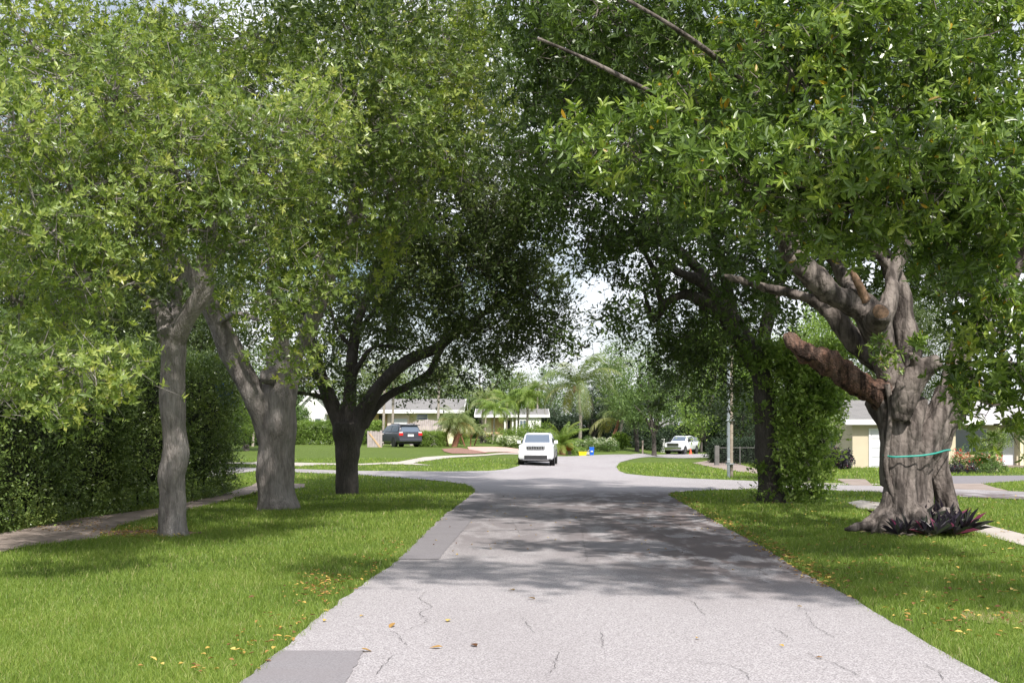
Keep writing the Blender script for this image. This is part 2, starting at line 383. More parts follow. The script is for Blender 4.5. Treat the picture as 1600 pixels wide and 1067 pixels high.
sheet('mulch_bed', wpts([(690, 702), (716, 700), (745, 704.5), (762, 708), (740, 709.5), (706, 709), (694, 706)]), 'mulch', .036, sub=.8)
sheet('driveway', wpts([(1478, 744), (1900, 741), (1900, 757), (1600, 752), (1534, 756), (1478, 756.5)]), 'asphalt_dark', .02)
sheet('driveway_apron', wpts([(1478, 756.5), (1534, 756), (1553, 762), (1578, 768), (1484, 764.5)]), 'concrete_old', .026)
sheet('driveway_apron', wpts([(1303, 748.5), (1352, 749.3), (1365, 759.5), (1330, 759)]), 'concrete_old', .026)
sheet('sidewalk', wpts([(1255, 754.7), (1310, 755.4), (1480, 757), (1480, 758.6), (1310, 757.2), (1255, 756.4)]), 'concrete', .018)
sheet('sidewalk', wpts([(1082, 723.5), (1113, 719), (1130, 719), (1190, 735), (1250, 745), (1250, 748), (1180, 740.5), (1130, 734)]), 'concrete_old', .02)
sheet('driveway', wpts([(905, 701), (925, 704), (928, 710), (911, 710)]), 'concrete', .02, sub=.8)
rough_ground('dry_turf', (.2, .16, .08), (.36, .3, .17), (.2, .2, .07), 30, 3)
# worn bare soil below trees and along the kerb
def blob(cx, cy, rx, ry, n=26, seed=0):
    rs = np.random.RandomState(seed); return [(cx+rx*math.cos(k/n*6.283)*rs.uniform(.7, 1.15), cy+ry*math.sin(k/n*6.283)*rs.uniform(.7, 1.15)) for k in range(n)]
w = W(230, 836); sheet('soil', blob(w[0]-.25, w[1]+.3, 1.15, .8, seed=4), 'mulch', .017)
w = W(1210, 787); sheet('soil', blob(w[0], w[1]+.2, .9, .7, seed=5), 'soil', .017)
w = W(1440, 832); sheet('soil', blob(w[0]-.1, w[1]+.3, 1.35, 1.1, seed=6), 'soil', .017)
w = W(1570, 968); sheet('dry_turf', blob(w[0], w[1]+.1, .55, .6, seed=8), 'dry_turf', .012)

# cracks: thin ribbons lying on the road
def cracks():
    rs = np.random.RandomState(5); V = []; Fq = []
    L = [[(668, 925), (655, 940), (676, 951), (655, 962), (668, 975), (632, 990)], [(610, 990), (628, 1003), (636, 1012)], [(612, 1030), (600, 1045), (585, 1062)], [(815, 968), (828, 985), (833, 995)], [(940, 992), (942, 1020)], [(872, 1022), (868, 1040), (858, 1062)],
         [(1055, 935), (1085, 945), (1100, 965)], [(1258, 960), (1270, 980), (1302, 1000)], [(1088, 1038), (1140, 1044), (1165, 1055), (1170, 1067)], [(1212, 985), (1238, 1006)], [(1445, 1043), (1470, 1055), (1472, 1067)], [(1065, 860), (1085, 872), (1104, 895)], [(1188, 890), (1185, 908), (1200, 914)], [(905, 800), (912, 850), (918, 880)], [(1262, 1025), (1310, 1045), (1345, 1062)], [(780, 800), (800, 815), (812, 835)], [(955, 905), (1000, 908), (1050, 915)]]
    for l in L:
        w = [W(*p) for p in l]; pts = []
        for a, b in zip(w[:-1], w[1:]):
            n = max(2, int(np.linalg.norm(b-a)/.07))
            for k in range(n): pts.append(a+(b-a)*k/n+np.array([rs.normal(0, .013), rs.normal(0, .018), 0]))
        pts.append(w[-1]); i0 = len(V)
        for k, p in enumerate(pts):
            d = pts[min(k+1, len(pts)-1)]-pts[max(k-1, 0)]; nn = np.array([-d[1], d[0], 0]); nn = nn/max(np.linalg.norm(nn), 1e-6)
            wd = rs.uniform(.001, .0042)*(0.3 if k in (0, len(pts)-1) else 1)
            z = float(H(p[0], p[1]))+.0325
            V += [(p[0]-nn[0]*wd, p[1]-nn[1]*wd, z), (p[0]+nn[0]*wd, p[1]+nn[1]*wd, z)]
            if k: j = i0+2*k; Fq.append((j-2, j-1, j+1, j))
    tag(npmesh('road_cracks', V, np.array(Fq), 'crack'), kind='structure')
plain('crack', (.07, .062, .062), .95)
cracks()

def inpoly(x, y, poly):
    c = np.zeros(len(x), bool); n = len(poly)
    for i in range(n):
        x0, y0 = poly[i]; x1, y1 = poly[i-1]
        if y0 == y1: continue
        k = ((y0 > y) != (y1 > y)) & (x < (x1-x0)*(y-y0)/(y1-y0)+x0); c ^= k
    return c
HARD = ('road', 'sidewalk', 'driveway', 'driveway_apron')
def on_lawn(x, y, shrink_soil=True):
    m = np.ones(len(x), bool)
    for k in HARD:
        for p in POLYS.get(k, []): m &= ~inpoly(x, y, p)
    return m
def project(x, y, z): return CX+x/y*F, HZ-(z-CAM_H)/y*F
# real grass blades over the lawns near the camera
def grass():
    rs = np.random.RandomState(11); Vs = []; Fs = []; Ts = []; base = 0
    bands = [(10.3, 14, 3400, .075, .0050), (14, 19, 2000, .078, .0065), (19, 26, 1000, .082, .009), (26, 36, 420, .085, .014), (36, 50, 150, .085, .022), (50, 75, 55, .09, .035)]
    for y0, y1, den, hgt, wd in bands:
        xw = y1*.42
        n = int(den*(y1-y0)*2*xw)
        x = rs.uniform(-xw, xw, n); y = rs.uniform(y0, y1, n)
        px, _ = project(x, y, 0); k = (y < 77) & (px > -25) & (px < 1625) & ~((x > -12) & (x < -9.3-0*y) & (px < 0))
        x, y = x[k], y[k]; k = on_lawn(x+rs.normal(0, .035, len(x)), y); x, y = x[k], y[k]
        k = np.ones(len(x), bool)
        for p in POLYS.get('soil', []): k &= ~(inpoly(x, y, p) & (rs.rand(len(x)) < .88))
        # thinning on worn patches
        cl = np.sin(x*1.3+2*np.sin(y*.7))*np.sin(y*1.1+1.5*np.sin(x*.9)); k &= rs.rand(len(x)) < .8+.2*cl
        x, y, cl = x[k], y[k], cl[k]; n = len(x)
        if not n: continue
        h = hgt*rs.uniform(.55, 1.35, n)*(1+.25*cl); a = rs.uniform(0, 6.283, n); ln = rs.uniform(.1, .9, n)*h
        ang = rs.uniform(0, 6.283, n); sx, sy = np.cos(ang)*wd*.5, np.sin(ang)*wd*.5; z = H(x, y)
        dx, dy = np.cos(a)*ln, np.sin(a)*ln
        v = np.zeros((n, 5, 3)); v[:, 0] = np.stack([x-sx, y-sy, z], 1); v[:, 1] = np.stack([x+sx, y+sy, z], 1)
        v[:, 2] = np.stack([x+sx*.8+dx*.35, y+sy*.8+dy*.35, z+h*.6], 1); v[:, 3] = np.stack([x-sx*.8+dx*.35, y-sy*.8+dy*.35, z+h*.6], 1)
        v[:, 4] = np.stack([x+dx, y+dy, z+h*.95], 1)
        i = (np.arange(n)*5+base)[:, None]; Fs.append((i+np.array([[0, 1, 2, 3]]), i+np.array([[3, 2, 4]])))
        t = np.clip(rs.normal(.45, .2, n)+.12*cl, 0, .97); t = np.where(rs.rand(n) < .035, 1.0, t)
        Vs.append(v.reshape(-1, 3)); Ts.append(np.repeat(t, 5)); base += n*5
    V = np.concatenate(Vs); T = np.concatenate(Ts)
    o = npmesh('grass', V, [np.concatenate([f[0] for f in Fs]), np.concatenate([f[1] for f in Fs])], 'blade', tint=T)
    tag(o, 'short bright green lawn grass on both sides of the road', 'grass', kind='stuff'); print('grass', base//5)
grass()
def fallen():
    rs = np.random.RandomState(21); X = []; Y = []; S = []
    def put(x, y, s): X.append(x); Y.append(y); S.append(s)
    for k in range(760):      # under the fig, right lawn
        px = rs.uniform(1080, 1640); py = 775+rs.rand()**1.3*230; w = W(px, py); (put(w[0], w[1], rs.uniform(.05, .1)) if px > 859+(py-665)*1.72 else None)
    for k in range(520):      # right gutter
        t = rs.rand(); px = 1048+(1300-1048)*t; py = 774+(920-774)*t**1.02; w = W(px, py); put(w[0]+rs.normal(.04, .13), w[1]+rs.normal(0, .3), rs.uniform(.04, .09))
    for k in range(170):      # left verge
        t = rs.rand(); py = 1060-(1060-845)*t; px = 859-(py-665)*1.192; w = W(px, py); put(w[0]-abs(rs.normal(.0, .4))+.05, w[1], rs.uniform(.04, .085))
    for k in range(90):      # clump on the verge
        w = W(500+rs.normal(0, 22), 918+rs.normal(0, 10)); put(w[0], w[1], rs.uniform(.04, .08))
    for k in range(300):      # around the first oak
        w = W(215+rs.normal(0, 38), 836+rs.normal(0, 5)); put(w[0], w[1], rs.uniform(.04, .08))
    for k in range(160):
        w = W(rs.uniform(0, 240), 0+838-rs.uniform(-8, 8)); w = W(rs.uniform(20, 170), 832-rs.uniform(0, 22)); put(w[0], w[1], rs.uniform(.04, .07))
    for k in range(12): w = W(rs.uniform(400, 1500), rs.uniform(850, 1060)); put(w[0], w[1], rs.uniform(.04, .09))
    for k in range(90): w = W(rs.uniform(640, 1150), rs.uniform(775, 870)); put(w[0], w[1], rs.uniform(.035, .07))
    for p in [(800, 925), (831, 939), (612, 983), (700, 974), (682, 1017), (741, 1014), (574, 1022)]: w = W(*p); put(w[0], w[1], .13)
    x = np.array(X); y = np.array(Y); s = np.array(S); n = len(x); z = H(x, y)+.036+np.where(on_lawn(x, y), rs.uniform(.02, .06, n), 0)
    a = rs.uniform(0, 6.283, n); d = np.stack([np.cos(a), np.sin(a), rs.normal(0, .15, n)], 1); q = np.stack([-np.sin(a), np.cos(a), rs.normal(0, .2, n)], 1)
    p0 = np.stack([x, y, z], 1); L = s[:, None]; up = np.array([0, 0, 1.])[None]
    v = np.stack([p0-d*L*.5, p0-d*L*.1+q*L*.24+up*.012, p0+d*L*.28+q*L*.2+up*.01, p0+d*L*.55+up*.004, p0+d*L*.25-q*L*.22+up*.01, p0-d*L*.12-q*L*.25+up*.013], 1)
    i = (np.arange(n)*6)[:, None]; t = np.repeat(rs.rand(n)**.8, 6)
    tag(npmesh('fallen_leaves', v.reshape(-1, 3), np.concatenate([i+np.array([[0, 1, 2, 3]]), i+np.array([[0, 3, 4, 5]])]), 'leaf_fallen', tint=t), 'scattered yellow and brown fallen leaves on lawns and road edges', 'leaves', kind='stuff')
fallen()
# ------------------------------------------------------------------ trees
def cr(pts, n):
    p = np.array(pts, float); p = np.vstack([2*p[0]-p[1], p, 2*p[-1]-p[-2]]); out = []
    for i in range(1, len(p)-2):
        for k in range(n):
            t = k/n; out.append(.5*((2*p[i])+(-p[i-1]+p[i+1])*t+(2*p[i-1]-5*p[i]+4*p[i+1]-p[i+2])*t*t+(-p[i-1]+3*p[i]-3*p[i+1]+p[i+2])*t**3))
    out.append(p[-2]); return np.array(out)
def tube_np(pr, nseg, n=5, wob=.06, rs=None, flute=0):
    """pr rows: x y z radius"""
    rs = rs or np.random.RandomState(0); c = cr(pr, n); m = len(c); V = []
    ph = rs.uniform(0, 6.28, 4); up = np.array([0, 0, 1.])
    for k in range(m):
        d = c[min(k+1, m-1), :3]-c[max(k-1, 0), :3]; d /= max(np.linalg.norm(d), 1e-6)
        a = np.cross(d, [0, 1, .01]) if abs(d[1]) < .9 else np.cross(d, [1, 0, .01]); a /= np.linalg.norm(a); b = np.cross(d, a)
        th = np.arange(nseg)/nseg*6.2832
        r = c[k, 3]*(1+wob*np.sin(2*th+ph[0]+k*.25)+wob*.7*np.sin(3*th+ph[1]-k*.4)+wob*.8*math.sin(k*.7+ph[2]) + flute*np.maximum(0, 1-k/(m*.3))*np.sin(5*th+ph[3]))
        V.append(c[k, :3]+np.outer(np.cos(th)*r, a)+np.outer(np.sin(th)*r, b))
    V = np.concatenate(V); F_ = []
    i = (np.arange(m-1)[:, None]*nseg+np.arange(nseg)[None]).ravel(); j = (np.arange(m-1)[:, None]*nseg+(np.arange(nseg)+1)[None] % nseg).ravel()
    Fq = np.stack([i, j, j+nseg, i+nseg], 1)
    V = np.vstack([V, c[0, :3], c[-1, :3]]); a = len(V)-2; th = np.arange(nseg)
    Ft = np.concatenate([np.stack([np.full(nseg, a), (th+1) % nseg, th], 1), np.stack([np.full(nseg, a+1), (m-1)*nseg+th, (m-1)*nseg+(th+1) % nseg], 1)])
    return V, Fq, Ft
def join(parts):
    V = []; Q = []; T = []; b = 0
    for v, q, t in parts:
        V.append(v); Q.append(q+b); T.append(t+b); b += len(v)
    return np.concatenate(V), [np.concatenate(Q), np.concatenate(T)]
def limb(pts):
    """pts rows: px, py, depth, width in px"""
    out = []
    for px, py, d, w in pts:
        p = P(px, py, d); out.append((p[0], p[1], p[2], w/F*d/2))
    return np.array(out)
def solid(name, parts, mat, root, origin, voxel=None, amp=.0, fq=2.5, sm=2):
    V, Fs = join(parts); o = npmesh(name, V, Fs, mat, root, smooth=True, origin=origin)
    if voxel:
        md = o.modifiers.new('r', 'REMESH'); md.mode = 'VOXEL'; md.voxel_size = voxel; md.use_smooth_shade = True
        ms = o.modifiers.new('s', 'SMOOTH'); ms.iterations = sm; ms.factor = .5
        bpy.context.view_layer.update()
        me = bpy.data.meshes.new_from_object(o.evaluated_get(bpy.context.evaluated_depsgraph_get())); o.modifiers.clear(); o.data = me
        if amp:
            n = len(me.vertices); co = np.zeros(n*3, np.float32); no = np.zeros(n*3, np.float32); me.vertices.foreach_get('co', co); me.vertex_normals.foreach_get('vector', no)
            co = co.reshape(-1, 3); no = no.reshape(-1, 3)
            a = np.array([mnoise.noise(Vector((c[0]*fq, c[1]*fq, c[2]*fq*.3)))+.5*mnoise.noise(Vector((c[0]*fq*3, c[1]*fq*3, c[2]*fq*1.2))) for c in co])
            co += no*(a*amp)[:, None]; me.vertices.foreach_set('co', co.ravel())
        me.polygons.foreach_set('use_smooth', np.ones(len(me.polygons), bool)); me.update()
        if not me.materials: me.materials.append(MATS[mat])
    return o
def unit(v): return v/np.maximum(np.linalg.norm(v, axis=-1, keepdims=True), 1e-6)
def leafgeo(p, ax, nr, L, wd, kind):
    """quads for leaves at p along ax, facing nr"""
    s = unit(np.cross(ax, nr)); L = L[:, None]; wd = wd[:, None]
    if kind == 0:
        v = np.stack([p, p+ax*L*.45+s*wd*.5+nr*L*.06, p+ax*L, p+ax*L*.45-s*wd*.5+nr*L*.06], 1); f = np.array([[0, 1, 2, 3]])
    else:
        t = p+ax*L-nr*L*.12
        v = np.stack([p, p+ax*L*.3+s*wd*.42+nr*L*.07, p+ax*L*.72+s*wd*.4+nr*L*.02, t, p+ax*L*.72-s*wd*.4+nr*L*.02, p+ax*L*.3-s*wd*.42+nr*L*.07], 1)
        f = np.array([[0, 1, 2, 3], [0, 3, 4, 5]])
    n = len(p); k = v.shape[1]; i = (np.arange(n)*k)[:, None]
    F_ = np.concatenate([i+f[j][None] for j in range(len(f))]); return v.reshape(-1, 3), F_, k
def tubes3(A, B, ra, rb):
    """many thin three-sided twigs"""
    n = len(A); d = unit(B-A); a = unit(np.cross(d, np.array([.3, .2, 1.]))); b = np.cross(d, a); V = np.zeros((n, 6, 3))
    for k in range(3):
        c, s = math.cos(k*2.094), math.sin(k*2.094)
        V[:, k] = A+(a*c+b*s)*ra[:, None]; V[:, 3+k] = B+(a*c+b*s)*rb[:, None]
    i = (np.arange(n)*6)[:, None]
    return V.reshape(-1, 3), np.concatenate([i+np.array([[k, (k+1) % 3, 3+(k+1) % 3, 3+k]]) for k in range(3)])
def crown(name, root, origin, lobes, mat, leaf, seed, bark, pr=.5, dens=1.0, T=9, K=5, kind=0, asp=.42, up=.25, rosette=False, flat=.75, droop=0., twigs=True, tin=0.0, cl=1.0):
    """lobes rows: x y z rx ry rz [density] in metres. Fills each lobe with puffs of leafy twigs."""
    rs = np.random.RandomState(seed); T = int(T*cl); C = []; O = []; LT = []; A = []
    for lb in lobes:
        c = np.array(lb[:3]); r = np.array(lb[3:6]); q = lb[6] if len(lb) > 6 else 1.0
        rm = (r[0]*r[1]*r[2])**(1/3); n = max(3, int(dens*q*11/cl*(rm/pr)**2.1))
        d = unit(rs.normal(size=(n, 3))); f = rs.uniform(.2, 1, n)**.4*rs.uniform(.85, 1.12, n); c_ = c+d*r*f[:, None]
        C.append(c_); O.append(unit(d/r*rm)); LT.append(np.full(n, rs.normal(0, .06)))
        m = c+d*r*f[:, None]*.35+rs.normal(0, .12, (n, 3))*rm*.4-np.array([0, 0, .1])*rm
        st = c+rs.normal(0, .12, (n, 3))*r
        A.append((st, m, c_))
    C = np.concatenate(C); O = np.concatenate(O); LT = np.concatenate(LT); k = C[:, 2] > H(C[:, 0], C[:, 1])+.06; C, O, LT = C[k], O[k], LT[k]; n = len(C)
    prr = pr*rs.uniform(.65, 1.3, n)
    td = unit(O[:, None]*.75+rs.normal(size=(n, T, 3))*.75+np.array([0, 0, up-droop])); td[:, :, 2] *= flat; td = unit(td)
    ts = C[:, None]+rs.normal(size=(n, T, 3))*(prr*.28)[:, None, None]; tl = prr[:, None]*rs.uniform(.5, 1.15, (n, T)); te = ts+td*tl[..., None]
    te[..., 2] -= droop*tl*.5
    ptint = rs.normal(.45, .15, n)+LT+tin
    if rosette:
        # a whorl of leaves round each twig tip
        p = np.repeat(te.reshape(-1, 3), K, 0); td_ = np.repeat(td.reshape(-1, 3), K, 0); m = len(p)
        ref = unit(np.cross(td_, np.array([.13, .21, 1.]))); ref2 = np.cross(td_, ref); a = np.tile(np.arange(K)*2.39996, n*T)+rs.uniform(0, .8, m)
        rad = ref*np.cos(a)[:, None]+ref2*np.sin(a)[:, None]; ax = unit(rad+td_*rs.uniform(.1, .9, m)[:, None]+np.array([0, 0, .12])); nr = unit(td_-ax*np.sum(td_*ax, 1, keepdims=True)+rs.normal(0, .15, (m, 3)))
        p = p-td_*(rs.uniform(0, .1, m))[:, None]; tt = rs.uniform(.5, 1, m)
    else:
        u = (np.arange(K)+.6)/K; p = ts[:, :, None]+(te-ts)[:, :, None]*u[None, None, :, None]; m = n*T*K; p = p.reshape(-1, 3)+rs.normal(0, .02, (m, 3))
        td_ = np.repeat(td.reshape(-1, 3), K, 0); ax = unit(td_*.55+rs.normal(size=(m, 3))*.65+np.array([0, 0, .1-droop*.4]))
        nu = np.array([0, 0, 1.])+rs.normal(size=(m, 3))*.62; nr = unit(nu-ax*np.sum(nu*ax, 1, keepdims=True)); tt = np.tile(u, n*T)
    L = leaf*rs.uniform(.5, 1.3, m); asp = asp*rs.uniform(.7, 1.25, m)
    tint = np.clip(np.repeat(np.repeat(ptint, T)+rs.normal(0, .08, n*T), K)+rs.normal(0, .1, m)+.22*(tt-.6), 0, .975 if rosette else 1)
    if rosette: tint = np.where(rs.rand(m) < (.012 if kind else 0), rs.uniform(.985, 1, m), np.minimum(tint, .96))
    v, f, kk = leafgeo(p, ax, nr, L, L*asp, kind)
    o = npmesh(name, v, f, mat, root, tint=np.repeat(tint, kk), origin=origin)
    tw = None
    if twigs:
        st = np.concatenate([a[0] for a in A])[k]; md = np.concatenate([a[1] for a in A])[k]; sel = rs.rand(n) < .35
        r1 = np.full(sel.sum(), .02)*rs.uniform(.6, 1.3, sel.sum())
        V1, F1 = tubes3(st[sel], md[sel], r1, r1*.7); V2, F2 = tubes3(md[sel], C[sel], r1*.7, r1*.3)
        s2 = rs.rand(n, T) < .3; a = ts[s2]; b = te[s2]; V3, F3 = tubes3(a, b, np.full(len(a), .007), np.full(len(a), .003))
        tw = npmesh('twigs', np.concatenate([V1, V2, V3]), np.concatenate([F1, F2+len(V1), F3+len(V1)+len(V2)]), bark, root, origin=origin)
    print(name, root.name if root else '', 'leaves', m)
    return o
def PL(rows, d0=0):
    """lobes given as px, py, rx_px, ry_px, depth, depth radius in m [, density]"""
    out = []
    for r in rows:
        px, py, rx, ry, d, rd = r[:6]; p = P(px, py, d+d0); out.append([p[0], p[1], p[2], rx/F*(d+d0), rd, ry/F*(d+d0)]+list(r[6:7]))
    return out

def oak_near():
    b = W(271, 838); root = empty('oak_tree', b, 0, 'oak with a slim pale trunk, nearest the camera on the left lawn, forking low', 'tree', 'oaks in a row on the left verge'); d = b[1]
    rs = np.random.RandomState(1)
    L = [[(271, 850, d, 66), (270, 838, d, 56), (270, 815, d, 44), (270, 780, d, 41), (268, 745, d, 39), (273, 722, d, 43), (274, 700, d, 40), (271, 660, d, 39), (270, 610, d, 38), (271, 560, d, 37), (271, 530, d, 38), (268, 512, d, 44)],
         [(266, 530, d, 34), (257, 500, d+.1, 28), (243, 478, d, 24), (232, 468, d-.1, 20)],
         [(270, 530, d, 34), (272, 490, d+.5, 24), (273, 440, d+.9, 25), (267, 395, d+1.2, 26), (265, 350, d+1.4, 23), (272, 280, d+1.6, 19), (262, 200, d+1.8, 14), (270, 100, d+2, 9)],
         [(273, 535, d, 32), (284, 508, d-.2, 32), (300, 484, d-.3, 30), (315, 462, d-.4, 30), (320, 440, d-.5, 28), (318, 412, d-.6, 24), (325, 375, d-1, 20), (350, 310, d-2, 15), (400, 250, d-3, 11), (450, 200, d-4, 7)],
         [(267, 400, d+1.2, 15), (230, 350, d, 13), (180, 300, d-2, 11), (120, 250, d-4, 9), (60, 200, d-6, 6)],
         [(232, 470, d-.1, 11), (205, 440, d-.8, 9), (150, 400, d-2, 7), (110, 360, d-3.5, 5)],
         [(266, 330, d+1.4, 13), (210, 260, d+2, 10), (150, 160, d+2.2, 9), (100, 60, d+2, 7)],
         [(320, 420, d-.6, 10), (360, 385, d-1.2, 8), (420, 370, d-2, 6), (480, 340, d-2.5, 4)]]
    solid('trunk', [tube_np(limb(l), 16, 5, .05, rs, .05 if i == 0 else 0) for i, l in enumerate(L)], 'bark_oak', root, b, .035, .02, 3)
    lobes = PL([(60, 70, 110, 80, 20, 2.2), (170, 150, 110, 80, 20, 2.2), (40, 200, 100, 80, 18, 1.8), (285, 170, 90, 60, 22, 2), (130, 290, 120, 75, 19, 1.8), (270, 265, 110, 60, 20, 2), (390, 250, 80, 60, 21, 1.8), (210, 355, 95, 60, 20, 1.4),
                (85, 365, 70, 60, 18, 1.3), (340, 345, 60, 55, 20.5, 1.2), (130, 430, 75, 55, 19, 1.2), (390, 330, 70, 55, 21, 1.2), (440, 290, 60, 50, 22, 1.2), (352, 392, 30, 24, 21.5, .5, .7), (20, 320, 70, 60, 19, 1.2),
                (480, 210, 60, 50, 22, 1.5), (30, 470, 70, 60, 21, 1.2, .7), (100, 500, 60, 40, 20, .9, .7), (240, 100, 80, 50, 25, 2), (140, 20, 90, 50, 26, 2, .5), (300, 40, 90, 50, 27, 2, .6),
                # the low drooping sprays at the left
                (70, 590, 70, 40, 17.5, .9), (150, 600, 60, 34, 17.5, .7), (40, 640, 60, 30, 17, .7), (185, 575, 40, 30, 18, .5), (110, 640, 48, 22, 17, .5, .8), (-10, 560, 60, 50, 17, .9), (185, 615, 30, 24, 18, .4, .8)])
    crown('crown', root, b, lobes, 'leaf_oak', .1, 3, 'bark_oak', pr=.45, dens=1.3, T=8, K=8, up=.3, cl=2.0, flat=.7, tin=.02, rosette=True, asp=.4)
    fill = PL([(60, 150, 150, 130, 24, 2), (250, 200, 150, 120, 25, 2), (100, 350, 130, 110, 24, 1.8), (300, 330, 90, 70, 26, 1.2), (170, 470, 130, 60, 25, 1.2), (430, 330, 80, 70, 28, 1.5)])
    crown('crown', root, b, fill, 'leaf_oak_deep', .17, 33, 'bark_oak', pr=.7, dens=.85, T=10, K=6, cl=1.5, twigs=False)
    return root
def oak_second():
    b = W(434, 796); root = empty('oak_tree', b, 0, 'second oak in the left row, thickest trunk with a cut knot and leaning limb', 'tree', 'oaks in a row on the left verge'); d = b[1]
    rs = np.random.RandomState(2)
    L = [[(434, 806, d, 80), (435, 796, d, 70), (433, 775, d, 62), (432, 740, d, 57), (431, 700, d, 56), (432, 660, d, 60), (434, 630, d, 62), (437, 605, d, 50), (438, 575, d, 42), (436, 548, d, 36)],
         [(425, 690, d, 40), (410, 650, d-.1, 40), (395, 615, d-.2, 38), (375, 575, d-.3, 37), (355, 535, d-.5, 36), (338, 500, d-.7, 32), (322, 470, d-1, 28), (290, 420, d-1.5, 22), (250, 350, d-2, 17), (220, 260, d-3, 12), (190, 150, d-4, 8)],
         [(448, 640, d, 26), (455, 600, d+.2, 22), (462, 560, d+.5, 20), (480, 520, d+.7, 26), (500, 470, d+.7, 27), (512, 430, d+.6, 26), (530, 385, d+.5, 25), (548, 350, d+.3, 24), (560, 280, d, 19), (585, 190, d-.5, 15), (600, 90, d-1, 11)],
         [(436, 560, d, 30), (440, 520, d-.3, 24), (425, 450, d-.8, 20), (430, 380, d-1.2, 18), (445, 280, d-2, 14), (460, 150, d-3, 10)],
         [(432, 400, d-1.2, 13), (395, 350, d-2, 11), (360, 300, d-3, 9), (310, 240, d-4, 7)],
         [(545, 360, d+.3, 13), (580, 310, d-1, 11), (640, 260, d-2, 9), (700, 200, d-3, 6)],
         [(340, 505, d-.7, 14), (370, 490, d-1.5, 9), (405, 500, d-2, 6)]]
    solid('trunk', [tube_np(limb(l), 18, 5, .05, rs, .06 if i == 0 else 0) for i, l in enumerate(L)], 'bark_oak', root, b, .045, .03, 2.5)
    p = limb([(419, 590, d-.46, 26), (418, 584, d-.62, 23)]); solid('cut_knot', [tube_np(p, 14, 3, .03, rs)], 'bark_oak', root, b)
    lobes = PL([(460, 470, 60, 45, 27, 1), (500, 400, 60, 50, 27, 1.2), (415, 500, 45, 30, 27.5, .7), (470, 430, 45, 35, 26.5, .8), (530, 450, 35, 30, 28, .7, .8), (440, 530, 40, 38, 27, .8), (480, 570, 30, 25, 27.5, .6, .8), (400, 440, 50, 40, 28, 1), (550, 330, 75, 55, 28, 1.6), (520, 250, 80, 60, 27, 1.8), (620, 300, 75, 60, 28, 1.8), (610, 200, 90, 60, 27, 2), (690, 240, 70, 55, 28, 1.6), (560, 140, 90, 60, 27, 2),
                (660, 130, 90, 60, 28, 2), (440, 150, 90, 60, 29, 2), (400, 60, 110, 50, 30, 2), (540, 50, 110, 50, 30, 2), (700, 60, 70, 45, 29, 2, .9), (650, 10, 90, 40, 28, 2, .8), (470, 330, 60, 50, 28, 1.5), (410, 385, 60, 40, 27, 1.2), (330, 100, 90, 50, 31, 2), (740, 160, 45, 50, 29, 1.2, .8), (720, 300, 45, 35, 29, 1, .8), (640, 370, 45, 38, 29, 1, .8), (560, 420, 45, 36, 30, 1, .7)])
    crown('crown', root, b, lobes+[[-6, 28, 14, 4, 3, 1.3, .6], [-9, 24, 13, 3.5, 3, 1.3, .5], [-3, 33, 14.5, 3.5, 3, 1.3, .6], [-8, 33, 15, 4, 3, 1.3, .5]], 'leaf_oak', .128, 5, 'bark_oak', pr=.56, dens=1.0, T=8, K=8, up=.25, cl=2.0, flat=.7, rosette=True, asp=.4)  # the lobes given in metres sit above the frame, added to cast shade
    fill = PL([(440, 150, 140, 110, 34, 2.5), (600, 170, 130, 110, 35, 2.5), (540, 320, 120, 80, 35, 2), (700, 120, 80, 90, 35, 2, .8), (430, 420, 90, 70, 34, 1.5), (360, 480, 60, 60, 38, 1.5), (560, 60, 150, 70, 35, 2.5)])+[[-3.6, 27, 10.5, 2, 2, 1.5], [-6, 30, 9, 2.5, 2, 1]]
    crown('crown', root, b, fill, 'leaf_oak_deep', .19, 35, 'bark_oak', pr=.8, dens=.85, T=10, K=6, cl=1.5, twigs=False)
    return root
